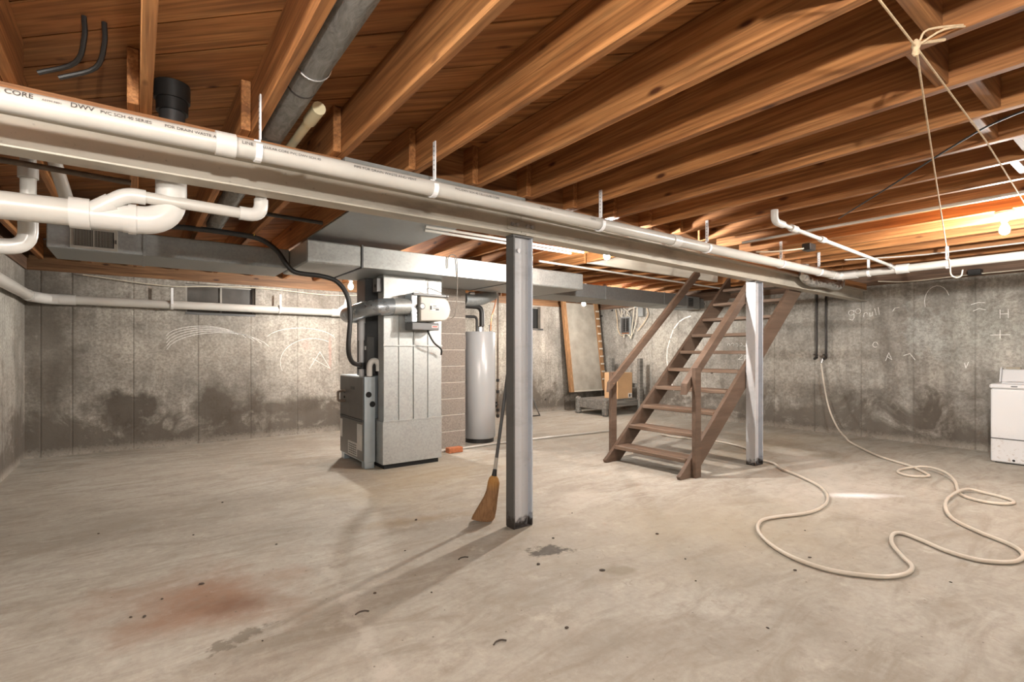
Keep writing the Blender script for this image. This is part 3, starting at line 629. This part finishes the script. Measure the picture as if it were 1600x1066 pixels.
sup=thing('supply_plenum',(2.2,5.4,.95),'dark sheet-metal supply plenum standing on the furnace','plenum')
part('plenum_box',MB().box(1.95,2.55,5.24,5.49,.946,1.984),M['darksteel'],sup,.004)
part('coil_box',MB().box(1.92,2.0,5.10,5.235,.97,1.36),M['darksteel'],sup,.004); part('label_sheet',MB().box(1.9165,1.9195,5.13,5.17,1.22,1.26),M['label'],sup)
iv=thing('intake_pipe',(1.93,5.16,.95),'white plastic vent pipe with hook-shaped elbow on the furnace top','pipe')
part('hook',MB().tube([(1.93,5.06,.95),(1.93,5.06,1.05)]+[(1.93+.045-.045*math.cos(a),5.06-.02*math.sin(a/2),1.05+.06*math.sin(a)) for a in [math.pi*k/8 for k in range(1,9)]]+[(2.02,5.04,1.0)],.030,16),M['pvc_fit'],iv,smooth=True)
ex=thing('exhaust_pipe',(1.89,5.3,.95),'grey-white plastic exhaust riser beside the black hose','pipe')
part('riser',MB().tube([(1.89,5.18,.945),(1.89,5.18,1.62)],.026,14),M['pvc_grey'],ex,smooth=True)
for a,b in ((1.32,1.50),(1.50,1.58)): part('coupling',MB().tube([(1.89,5.18,a),(1.89,5.18,b-.004)],.034 if a<1.4 else .039,14),M['pvc_grey'],ex,smooth=True)
part('rubber_collar',MB().tube([(1.89,5.18,1.02),(1.89,5.18,1.09)],.045,12),M['black'],ex)
solo('line_hose',MB().tube(spline([(.0,5.0,2.215),(.329,5.0,2.235),(.658,5.0,2.235),(.886,5.0,2.215),(1.03,5.0,2.13),(1.12,4.99,2.0),(1.20,4.985,1.940),(1.417,4.97,1.925),(1.56,4.94,1.88),(1.655,4.92,1.74),(1.68,4.92,1.518),(1.67,4.94,1.232),(1.735,5.02,1.10),(1.86,5.12,1.06)],6),.023,12),M['black'],'thick black insulated hose drooping from the ceiling to the furnace','hose',(1.86,5.12,1.06),smooth=True)
solo('hanging_tape',MB().bar((.87,5.0,2.33),(.84,4.985,2.232),.02,.004,(1,0,0)),M['yellow'],'strip of yellow tape tying the black hose to a joist','tape')
# humidifier with bypass duct
hu=thing('humidifier',(2.48,4.78,1.5),'beige drum-shaped humidifier mounted on the return plenum','humidifier')
pts=[(2.315,1.508),(2.60,1.525)]+[(2.60+.07*math.sin(a),1.645-.115*math.cos(a)) for a in [math.pi*k/10 for k in range(1,10)]]+[(2.60,1.765),(2.315,1.772)]
part('drum_cover',MB().prism(pts,'y',4.68,4.875),M['beige'],hu,.012,True)
part('back_housing',MB().box(2.25,2.66,4.70,4.876,1.775,1.80),M['greyplastic'],hu,.004)
part('side_housing',MB().box(2.235,2.31,4.72,4.876,1.50,1.80),M['galv_round'],hu,.01)
part('base_tray',MB().box(2.24,2.55,4.71,4.876,1.425,1.50),M['greyplastic'],hu,.006)
part('tray_label',MB().box(2.46,2.535,4.7075,4.7095,1.45,1.475),M['label'],hu); part('tray_print',MB().box(2.468,2.527,4.706,4.7072,1.456,1.469),M['red'],hu)
part('rating_label',MB().box(2.42,2.535,4.6775,4.6795,1.62,1.70),M['label'],hu)
lg=MB().box(2.425,2.445,4.676,4.6772,1.635,1.675).box(2.46,2.50,4.676,4.6772,1.672,1.678).box(2.46,2.53,4.676,4.6772,1.65,1.655).box(2.49,2.53,4.676,4.6772,1.63,1.645)
part('rating_print',lg,M['ink'],hu)
part('gauge_bezel',MB().tube([(2.335,4.679,1.665),(2.335,4.67,1.665)],.033,18),M['black'],hu); part('gauge_dial',MB().tube([(2.335,4.6695,1.665),(2.335,4.667,1.665)],.024,18),M['label'],hu)
part('wire_bail',MB().tube(spline([(2.43,4.76,1.80),(2.44,4.76,1.86),(2.52,4.76,1.85),(2.65,4.75,1.80),(2.665,4.74,1.76)],4),.004,6),M['chrome'],hu)
by=thing('bypass_duct',(2.0,4.9,1.64),'galvanised round bypass duct between the humidifier and the supply plenum','duct')
part('straight_pipe',MB().tube([(2.24,4.79,1.665),(2.06,4.79,1.655)],.080,24),M['galv'],by,smooth=True)
part('ribbed_collar',MB().tube([(2.06,4.79,1.655),(2.055,4.79,1.655),(1.99,4.795,1.65),(1.93,4.82,1.645)],[.088,.083,.085,.083],24),M['galv_round'],by,smooth=True)
part('elbow',MB().tube([(1.95,4.81,1.647),(1.88,4.86,1.635),(1.82,4.93,1.62),(1.78,5.03,1.60),(1.77,5.12,1.59)],.079,24),M['galv_round'],by,smooth=True)
part('end_run',MB().tube(elbow((1.77,5.11,1.59),(1.77,5.34,1.585),(1.96,5.34,1.585),.10),.076,24),M['galv_round'],by,smooth=True)
solo('control_cable',MB().tube(spline([(2.44,4.76,1.425),(2.46,4.74,1.36),(2.52,4.76,1.29),(2.62,4.80,1.23),(2.645,4.84,1.17)],5),.010,8),M['black'],'short black cable hanging under the humidifier','cable',smooth=True)
solo('wire_loop',MB().tube(spline([(2.58,4.588,2.06),(2.585,4.585,2.17),(2.64,4.582,2.21),(2.69,4.585,2.15),(2.70,4.60,1.8),(2.70,4.64,1.6),(2.67,4.67,1.55)],6),.005,6),M['wire'],'thin wire looped over the trunk duct above the humidifier','wire',smooth=True)

# ------------------------------------------------------------------ block chimney, water heater
cm=thing('block_chimney',(3.18,5.75,0),'square grey concrete-block chimney between furnace and water heater','chimney')
part('mortar_core',MB().box(2.99,3.38,5.556,5.945,0,2.48),M['mortar'],cm)
bme=mesh(MB().box(-.2,.2,-.2,.2,0,.194),bevel=.004,name='block')
for k in range(12): link('block',bme,M['cmu'],cm,(3.185-3.18+random.uniform(-.002,.002),0,.004+k*.2045))
wh=thing('water_heater',(3.71,5.73,0),'tall light-grey cylindrical water heater beside the block chimney','water heater')
R=.215
part('tank',MB().lathe([(R-.012,.055),(R,.07),(R,1.455),(R-.01,1.468),(.0,1.475)],(3.71,5.73,0),40),M['enamel'],wh,smooth=True)
part('base_ring',MB().lathe([(R-.02,0),(R-.02,.055)],(3.71,5.73,0),32),M['black'],wh)
part('flue_collar',MB().lathe([(.055,0),(.055,.06),(.04,.07)],(3.70,5.70,1.475),16),M['chrome'],wh,smooth=True)
part('water_nipple',MB().lathe([(.018,0),(.018,.07),(.024,.07),(.024,.09)],(3.80,5.60,1.47),12),M['chrome'],wh)
part('insulated_pipe',MB().tube(elbow((3.69,5.64,1.54),(3.69,5.64,1.80),(3.40,5.64,1.80),.10),.034,14),M['black'],wh,smooth=True)
part('insulated_pipe',MB().tube(elbow((3.60,5.62,1.47),(3.60,5.62,1.66),(3.40,5.62,1.66),.05),.018,10),M['black'],wh,smooth=True)
fl=thing('flue_elbow',(3.6,5.6,1.9),'dark galvanised flue elbow above the water heater, entering the chimney','duct')
part('elbow',MB().tube(elbow((3.40,5.62,1.88),(3.62,5.62,1.88),(3.86,5.62,1.985),.14,8),.085,22),M['galv_dark'],fl,smooth=True)
part('bright_joint',MB().tube([(3.43,5.535,1.955),(3.50,5.535,1.958)],.022,12),M['chrome'],fl,smooth=True)
solo('copper_tube',MB().tube(spline([(3.79,5.58,1.48),(3.80,5.57,1.66),(3.86,5.58,1.82),(3.90,5.6,1.97)],5),.009,8),M['copper'],'thin copper tube rising from the water heater','pipe',smooth=True)
gp=thing('gas_pipe',(4.09,5.84,0),'black iron gas pipe dropping beside the water heater, with a valve','pipe')
part('riser',MB().tube([(4.09,5.84,.27),(4.09,5.84,2.24)],.014,12),M['rust_iron'],gp,smooth=True)
part('valve',MB().box(4.04,4.075,5.825,5.855,.42,.50),M['black'],gp,.004)
for z in (.28,.36,.62,.78): part('fitting',MB().tube([(4.09,5.84,z),(4.09,5.84,z+.04)],.024,10),M['black'],gp)
part('branch',MB().tube([(4.09,5.84,.46),(3.93,5.76,.46)],.013,10),M['iron'],gp)
solo('red_brick',MB().box(2.955,3.145,5.215,5.305,0,.062),M['brick'],'single red brick on the floor beside the chimney','brick',(3.05,5.26,0),.005)
cp=solo('floor_pipe',MB().tube(spline([(2.70,5.33,.016),(3.0,5.345,.016),(3.8,5.37,.016),(4.8,5.30,.016),(5.64,5.22,.016)],6)+[(5.70,5.20,.016),(5.74,5.12,.016)],.013,10),M['pvc'],'thin white condensate pipe lying across the floor past the chimney','pipe',(3.0,5.345,0),smooth=True)

# ------------------------------------------------------------------ broom
br=thing('broom',(2.0,2.97,0),'straw broom with dark handle leaning behind the nearest post','broom')
a=Vector((2.0,2.975,0)); b=Vector((2.115,2.835,1.32)); ax=(b-a).normalized()
part('handle',MB().tube([a+ax*.37,b],.012,12),M['darksteel'],br,smooth=True)
part('handle_band',MB().tube([a+ax*.38,a+ax*.46],.0135,12),M['beige'],br,smooth=True)
part('wire_binding',MB().tube([a+ax*.315,a+ax*.375],[.020,.0145],12),M['black'],br,smooth=True)
hd=MB(); side=Vector((.80,-.597,0)); side=(side-ax*side.dot(ax)).normalized(); dep=ax.cross(side); rows=[(.0,.075,.022,-.045),(.03,.078,.028,-.035),(.10,.066,.032,-.018),(.17,.050,.034,-.004),(.22,.044,.034,.002),(.28,.042,.032,.003),(.31,.034,.026,0),(.33,.018,.018,0)]
n=20; vs=[]
for h,rx,ry,off in rows:
    for k in range(n):
        q=2*math.pi*k/n; vs.append(a+ax*h+side*(rx*math.cos(q)+off)+dep*ry*math.sin(q))
zmin=min(v.z for v in vs); vs=[(v.x,v.y,max(v.z,.0005)) for v in vs]; m=len(rows)
hd.add(vs,[(i*n+k,i*n+(k+1)%n,(i+1)*n+(k+1)%n,(i+1)*n+k) for i in range(m-1) for k in range(n)]+[tuple(range(n))[::-1],tuple(range((m-1)*n,m*n))])
part('straw_head',hd,M['broom'],br,smooth=True)

# ------------------------------------------------------------------ stairs
sr=thing('staircase',(4.2,3.33,0),'brown open-riser wooden stairs with handrails rising to the right','stairs')
TX,TZ,DX,DZ=4.194,.176,.238,.2075
sl=DZ/DX
def stringer(y0,y1):
    # plumb-cut board: upper edge passes just above the tread noses
    up=lambda x:(x-4.11)*.905+.055; th=.29; xe=6.52
    return MB().prism([(4.075,.0),(4.13+.17,.0),(4.30+.02,.02),(xe+.02,up(xe)-th),(xe+.02,up(xe)),(4.12,.075),(4.06,.03)],'y',y0,y1)
part('stringer',stringer(2.846,2.886),M['plywood'],sr,.003); part('stringer',stringer(3.775,3.815),M['plywood'],sr,.003)
tme=mesh(MB().box(0,.235,-.443,.443,-.038,0),bevel=.005,name='tread'); o=ORI[sr.name]
for i in range(10): link('tread',tme,M['tread'],sr,(TX+DX*i-o[0],3.3305-o[1],TZ+DZ*i-o[2]))
part('newel_post',MB().box(4.245,4.335,2.800,2.845,0,1.05),M['plywood'],sr,.004); part('newel_post',MB().box(4.20,4.29,3.817,3.857,.10,.98),M['plywood'],sr,.004)
def rail(y0,y1,x0,z0,x1,z1): 
    return MB().prism([(x0,z0-.11),(x0+.012,z0),(x1,z1),(x1+.03,z1-.10)],'y',y0,y1)
part('handrail',rail(2.846,2.915,4.165,.90,5.50,2.10),M['plywood'],sr,.003)
part('handrail',rail(3.776,3.816,4.115,.87,5.80,2.28),M['plywood'],sr,.003)

# ------------------------------------------------------------------ right wall: pipes, spigot, hose, washer
for y,l in ((3.36,'left'),(3.23,'right')):
    wpz=thing('wall_water_pipe',(8.18,y,1.13),'thin dark water pipe on the right wall, %s of the pair'%l,'pipe','dark pipes on the right wall')
    part('riser',MB().tube([(8.185,y,1.12),(8.185,y,2.235)],.016,10),M['iron'],wpz,smooth=True)
    part('elbow',MB().tube([(8.185,y,1.16),(8.185,y,1.11),(8.12,y,1.10)],.020,10),M['iron'],wpz)
    part('tap_handle',MB().tube([(8.15,y,1.15),(8.15,y,1.165)],.032,10),M['iron'],wpz)
part('spout',MB().tube([(8.13,3.26,1.10),(8.12,3.27,1.04)],.019,10),M['chrome'],wpz,label='bright hose spout')
hp=[(8.118,3.27,1.03),(8.11,3.25,.90),(8.09,3.21,.66),(8.05,3.13,.36),(7.93,2.98,.13),(7.72,2.80,.035),(7.5,2.661,.014)]
fp=[(6.81,2.157),(6.466,1.764),(6.144,1.525),(6.025,1.52),(5.933,1.619),(6.036,1.734),(6.248,1.747),(6.42,1.619),(6.268,1.433),(5.949,1.283),(5.528,1.159),(5.39,1.013),(5.417,.888),(5.54,.838),(5.647,.888),(5.726,1.036),(5.673,1.148),(5.274,1.165),(4.92,1.117),(4.648,1.009),(4.453,.837),(4.329,.681),(4.224,.609),(4.102,.584),(3.962,.61),(3.852,.724),(3.872,.87),(3.966,1.016),(4.019,1.131),(3.941,1.16),(3.754,1.108),(3.567,1.003),(3.45,.927),(3.321,.912),(3.189,.953),(3.098,1.039),(3.021,1.195),(3.045,1.391),(3.158,1.577),(3.331,1.731),(3.529,1.807),(3.703,1.78),(3.969,1.69),(4.271,1.698),(4.577,1.796),(4.845,1.968),(5.071,2.228),(5.26,2.50),(5.44,2.66),(5.56,2.95),(5.99,3.241),(6.178,3.761),(6.027,4.247),(6.022,4.519)]
hz={7:.035,8:.04,9:.03,16:.03,17:.038,18:.03}
solo('garden_hose',MB().tube(spline(hp+[(x,y,hz.get(i,.014)) for i,(x,y) in enumerate(fp)],6),.0118,10),M['hose'],'tan garden hose hanging from the wall tap and snaking over the floor','hose',(8.118,3.27,1.03),smooth=True)
wm=thing('washing_machine',(7.79,.97,0),'old white top-loading washing machine with rust specks at the right edge','washing machine')
part('body',MB().box(7.468,8.10,.63,1.312,.012,.80),M['appliance'],wm,.012)
part('toe_groove',MB().box(7.4645,7.467,.95,1.31,.262,.272),M['darksteel'],wm)
part('foot_hole',MB().tube([(7.467,1.13,.045),(7.464,1.13,.045)],.012,10),M['darkhole'],wm)
part('base',MB().box(7.50,8.08,.66,1.28,0,.012),M['darkhole'],wm)
part('top',MB().box(7.458,8.105,.622,1.322,.803,.853),M['appliance'],wm,.014)
part('badge',MB().box(7.4555,7.4575,1.10,1.15,.826,.836),M['darksteel'],wm)
part('lid',MB().box(7.56,7.93,.70,1.24,.854,.868),M['appliance'],wm,.005)
co=part('console',MB().prism([(7.96,.854),(8.10,.854),(8.10,1.0),(8.03,1.0)],'y',.63,1.31),M['appliance'],wm,.008)
part('console_end',MB().prism([(7.95,.854),(8.105,.854),(8.105,1.02),(8.02,1.02)],'y',1.311,1.325),M['appliance'],wm,.003)
part('control_strip',MB().box(7.985,7.99,.65,1.12,.865,.885),M['darksteel'],co)
part('knob',MB().tube([(7.99,1.02,.93),(7.945,1.02,.92)],.035,16),M['chrome'],co,smooth=True)
solo('card_scrap',MB().bar((8.06,1.28,1.0135),(8.06,1.16,1.0135),.05,.024),M['olive_card'],'dull brown scrap lying on the washing machine console','scrap')

# ------------------------------------------------------------------ far right corner: hanging panel, platform, box, fuse panel
hp_=thing('wall_panel',(7.38,7.45,.42),'grey board panel with orange wooden side rails leaning on the back wall','panel')
part('board',MB().hexa([(6.98,7.34,.43),(7.80,7.34,.43),(7.80,7.375,.43),(6.98,7.375,.43),(6.98,7.59,2.20),(7.80,7.59,2.20),(7.80,7.625,2.20),(6.98,7.625,2.20)]),M['panel'],hp_)
part('bottom_edge',MB().box(6.98,7.80,7.325,7.376,.40,.428),M['cream_wood'],hp_)
part('side_rail',MB().hexa([(6.89,7.31,.40),(6.975,7.31,.40),(6.975,7.375,.40),(6.89,7.375,.40),(6.89,7.56,2.22),(6.975,7.56,2.22),(6.975,7.625,2.22),(6.89,7.625,2.22)]),M['stud'],hp_)
rr=part('side_rail',MB().hexa([(7.805,7.31,.40),(7.90,7.31,.40),(7.90,7.375,.40),(7.805,7.375,.40),(7.805,7.56,2.22),(7.90,7.56,2.22),(7.90,7.625,2.22),(7.805,7.625,2.22)]),M['stud'],hp_)
for k in range(10):
    z=.62+k*.158; y=7.31+(z-.40)*.25/1.82
    part('peg',MB().box(7.80,7.885,y-.022,y-.002,z,z+.03),M['cream_wood'],rr)
pl=thing('platform_cart',(7.4,6.85,0),'low grey weathered wooden platform with two tall back posts','platform')
for x,y in ((6.92,6.44),(6.92,7.14)): part('leg',MB().box(x,x+.11,y,y+.11,0,.33),M['greywood'],pl,.03)
part('front_board',MB().box(6.95,6.99,6.552,7.138,.12,.29),M['greywood'],pl,.006); part('side_board',MB().box(7.032,7.88,6.47,6.51,.16,.27),M['greywood'],pl,.006); part('side_board',MB().box(7.032,7.88,7.18,7.22,.16,.27),M['greywood'],pl,.006)
for k in range(5): part('deck_slat',MB().box(6.992+.176*k,6.992+.176*k+.170,6.515,7.175,.272,.30),M['greywood'],pl,.003)
for y in (6.43,7.16): part('back_post',MB().box(7.885,7.985,y,y+.075,0,1.07),M['greywood'],pl,.008)
part('back_rail',MB().box(7.885,7.945,6.506,7.159,.50,.58),M['greywood'],pl,.006)
cbx=thing('cardboard_box',(7.55,6.68,.30),'brown cardboard shipping box standing on the grey platform','box')
part('carton',MB().box(7.36,7.78,6.53,6.87,.302,.80),M['card'],cbx,.004)
part('tape_strip',MB().box(7.3575,7.3595,6.60,6.70,.31,.795),M['card_side'],cbx)
part('shipping_label',MB().box(7.66,7.77,6.5265,6.529,.31,.40),M['label'],cbx)
part('label_print',MB().box(7.68,7.72,6.5245,6.526,.33,.38).box(7.73,7.76,6.5245,6.526,.345,.352).box(7.73,7.76,6.5245,6.526,.365,.372),M['ink'],cbx)
ep=thing('fuse_panel',(8.19,7.0,1.74),'open electrical breaker panel with loose cables on the right wall','electrical panel')
part('back_box',MB().box(8.13,8.215,6.86,7.14,1.55,1.93),M['galv_dark'],ep,.004)
part('door_plate',MB().box(8.122,8.129,6.90,7.11,1.60,1.90),M['darksteel'],ep)
for y in (6.945,7.01):
    for k in range(6): part('breaker',MB().box(8.10,8.1215,y-.024,y+.024,1.63+.042*k,1.666+.042*k),M['black'],ep)
part('bus_bar',MB().box(8.108,8.1215,6.972,6.983,1.62,1.89),M['chrome'],ep); part('bus_bar',MB().box(8.112,8.1215,6.90,7.09,1.575,1.595),M['copper'],ep)
for k,(y0,y1,z1,y2,mm) in enumerate(((7.10,7.13,1.50,7.02,'cable'),(6.84,6.80,1.48,6.90,'cable'),(7.22,7.30,1.55,7.05,'twine'),(6.78,6.72,1.52,6.95,'cable'))):
    part('cable_loop',MB().tube(spline([(8.16,y1,2.10),(8.14,(y0+y1)/2-.01*k,1.9),(8.14,y0,1.68),(8.14,(y0+y2)/2,z1),(8.12,y2,1.56)],6),.008,6),M[mm],ep,smooth=True)
for k in range(7):
    y=6.88+.037*k; part('feed_wire',MB().tube(spline([(8.15,y+random.uniform(-.12,.12),2.11),(8.11,y+random.uniform(-.07,.07),2.04),(8.10,y+random.uniform(-.05,.05),1.97),(8.13,y,1.92)],5),.007,6),M['pvc'] if k%3 else M['cable'],ep,smooth=True)
jb=solo('junction_box',MB().box(8.13,8.215,6.56,6.68,1.91,2.09),M['galv_dark'],'small grey junction box right of the breaker panel','junction box',(8.17,6.62,1.91),.006)
solo('branch_cable',MB().tube(spline([(8.18,6.50,2.09),(8.17,6.46,1.95),(8.17,6.55,1.80),(8.16,6.72,1.62)],6),.008,6),M['twine'],'tan cable running diagonally from the junction box to the breaker panel','cable',smooth=True)
sc=thing('screen_frame',(5.95,7.4,0),'small metal-framed window screen leaning on the back wall behind the nearest post','screen')
def lean(p,x,z): return (x,7.28+(7.70-7.28)*z/.62,z)
for a_,b_ in (((5.72,0),(5.72,.62)),((6.06,0),(6.06,.62)),((5.72,.62),(6.06,.62)),((5.72,.012),(6.06,.012)),((5.72,.30),(6.06,.30))):
    part('frame_bar',MB().bar(lean(0,*a_),lean(0,*b_),.018,.014,(0,-.8,.5)),M['post_dark'],sc)
# stair-side wall and sill cables
solo('sill_cable',MB().tube(spline([(-.5,7.72,2.10),(.3,7.70,2.03),(.9,7.71,2.07),(1.5,7.70,2.08),(2.3,7.71,2.05),(3.0,7.71,2.10)],6),.006,6),M['cable'],'thin cable sagging along the back wall above the window','cable',smooth=True)
solo('ceiling_cable',MB().tube(spline([(8.10,2.55,2.16),(8.1,2.2,2.12),(8.1,1.6,2.135),(8.1,1.0,2.14),(8.1,-.5,2.18)],6),.008,6),M['cable'],'pale cable along the top of the right wall','cable',smooth=True)
solo('ceiling_cable',MB().tube(spline([(6.3,2.3,2.22),(6.7,1.8,2.235),(6.75,1.35,2.236),(6.78,.5,2.24),(6.8,-.6,2.24)],6),.008,6),M['pvc'],'white cable stapled under the joists near the right bulb','cable',smooth=True)
solo('junction_box',MB().box(8.05,8.17,1.50,1.62,2.125,2.19),M['black'],'small black junction box at the top of the right wall','junction box',(8.1,1.56,2.125),.004)
solo('black_wire',MB().tube(spline([(4.38,1.64,2.236),(3.8,1.15,2.232),(3.3,.72,2.235),(3.1,.5,2.238),(3.0,.2,2.242)],6),.005,6),M['black'],'thin black wire crossing under the joists at the upper right','wire',smooth=True)
bx=solo('switch_box',MB().box(5.13,5.25,2.16,2.24,2.172,2.238),M['black'],'small black electrical box under the joists behind the branch pipe','junction box',(5.19,2.2,2.172),.006)
solo('switch_cable',MB().tube(spline([(5.13,2.22,2.19),(4.95,2.40,2.17),(4.78,2.5,2.16)],5),.007,6),M['cable'],'short tan cable from the black box to the beam','cable',smooth=True)
solo('steel_conduit',MB().tube([(4.62,2.55,2.238),(4.62,-2.5,2.238)],.011,10),M['pvc'],'thin pale conduit running with the joists at the upper right','conduit',smooth=True)
for i,(y,xa,xb,l) in enumerate(((3.745,1.9,3.70,'front one of the pair left of the bulb'),(3.86,1.95,3.63,'rear one of the pair left of the bulb'),(4.40,3.65,7.8,'long one passing behind the bulb'))):
    solo('water_line',MB().tube([(xa,y,2.226),(xb,y+(.0 if i<2 else .15),2.226)],.012,10),M['pvc'],'slim off-white water line under the joists, '+l,'pipe',smooth=True)

# ------------------------------------------------------------------ twine hung from the joists
tw=thing('hanging_twine',(2.07,.54,2.2),'knotted tan twine hanging from a joist at the upper right','twine')
kn=Vector((2.03,.535,2.19))
part('knot',MB().lathe([(.006,-.03),(.012,-.02),(.009,-.008),(.014,.004),(.010,.016),(.004,.024)],tuple(kn),10),M['twine'],tw,smooth=True)
part('strand',MB().tube([kn,(1.685,.53,2.20),(1.3,.53,2.235)],.0034,6),M['twine'],tw)
part('strand',MB().tube(spline([kn,(2.08,.475,2.235),(2.19,.425,2.262),(2.16,.44,2.262),(2.06,.51,2.245),(2.05,.53,2.215),kn],4),.0034,6),M['twine'],tw)
part('loose_end',MB().tube([kn+Vector((0,0,.01)),kn+Vector((.10,-.05,.035))],.005,6),M['twine'],tw)
hk=Vector((6.44,1.43,2.052))
part('strand',MB().tube([kn,kn*.65+hk*.35+Vector((0,0,-.012)),kn*.3+hk*.7+Vector((0,0,-.012)),hk],.0034,6),M['twine'],tw)
part('strand',MB().tube([kn,(3.2,.58,2.195),(4.9,.68,2.205),(6.2,.75,2.22)],.0034,6),M['twine'],tw)
solo('wire_hook',MB().tube(spline([(6.45,1.43,2.11),(6.448,1.425,2.06),(6.448,1.42,1.965),(6.455,1.38,1.93),(6.46,1.345,1.945),(6.46,1.335,2.0)],5),.006,8),M['cable'],'pale wire hook hanging on the drain pipe at the end of the twine','hook',smooth=True)

# ------------------------------------------------------------------ bulbs
for i,(p,pw,l) in enumerate(BULBS):
    x,y,z=p; o=thing('light_bulb',(x,y,z),l,'bulb')
    top=2.246 if i not in (1,2) else z+.14
    part('glass_bulb',MB().lathe([(.004,-.036),(.018,-.031),(.027,-.018),(.030,0),(.026,.016),(.017,.034),(.013,.046)],p,18),emit('bulb_glow_%d'%(i+1),pw),o,smooth=True)
    part('screw_base',MB().lathe([(.0135,.046),(.0135,.066)],p,14),M['chrome'],o)
    part('lamp_holder',MB().lathe([(.020,.060),(.024,.075),(.028,.085),(.055,top-z-.02 if top-z>.11 else .1),(.055,max(top-z,.115))],p,20),M['porcelain'] if i not in (1,2) else M['black'],o,smooth=True)
    if i in (1,2): part('flex',MB().tube(spline([(x,y,z+.12),(x+.05,y+.04,z+.17),(x+.1,y+.12,z+.15),({1:2.13,2:6.41}[i],y+.3,2.252)],5),.006,6),M['black'],o)

part('mount_strip',MB().box(3.38,3.90,3.235,3.315,2.2465,2.2495),M['block'],bpy.data.objects['light_bulb'])
# ------------------------------------------------------------------ crumbs of dirt on the floor
cr=MB().lathe([(.004,0),(.012,.003),(.010,.008),(.003,.011)],(0,0,0),7); cme=mesh(cr,(0,0,0),0,True,'dirt_crumb')
spots=[(.10,2.98),(.03,2.83),(-.02,2.86),(.27,3.05),(.95,2.42),(1.18,2.26),(1.30,2.83),(1.82,2.20),(2.05,1.93),(2.35,1.55),(2.55,1.75),(2.75,2.1),(2.15,2.45),(1.6,3.3),(.7,3.4),(.3,3.9),(-.2,4.3),(.55,4.6),(2.6,2.75),(2.2,1.1),(1.5,1.62),(.42,2.30),(2.9,1.3),(3.15,1.33),(3.6,1.55),(3.4,.75)]
for i,(x,y) in enumerate(spots):
    ob=link('dirt_crumb',cme,M['crumb'],None,(x,y,0),random.uniform(0,6)); s=random.uniform(.35,.85); ob.scale=(s*random.uniform(.8,1.8),s,s)
    tag(ob,'tiny dark crumb of dirt on the bare concrete floor','crumb','crumbs on the floor')
for x,y,r,l in ((.83,2.27,.0,'dark curved twig on the floor in front of the nearest post shadow'),(1.52,2.52,1.2,'small dark curl on the floor beside the broom shadow'),(1.2,1.7,.4,'short dark twig near the bottom edge of the floor')):
    solo('twig',MB().tube(spline([(x-.03,y,.005),(x-.01,y+.012,.005),(x+.015,y+.010,.005),(x+.03,y-.006,.005)],4),.0035,6),M['crumb'],l,'twig',smooth=True)
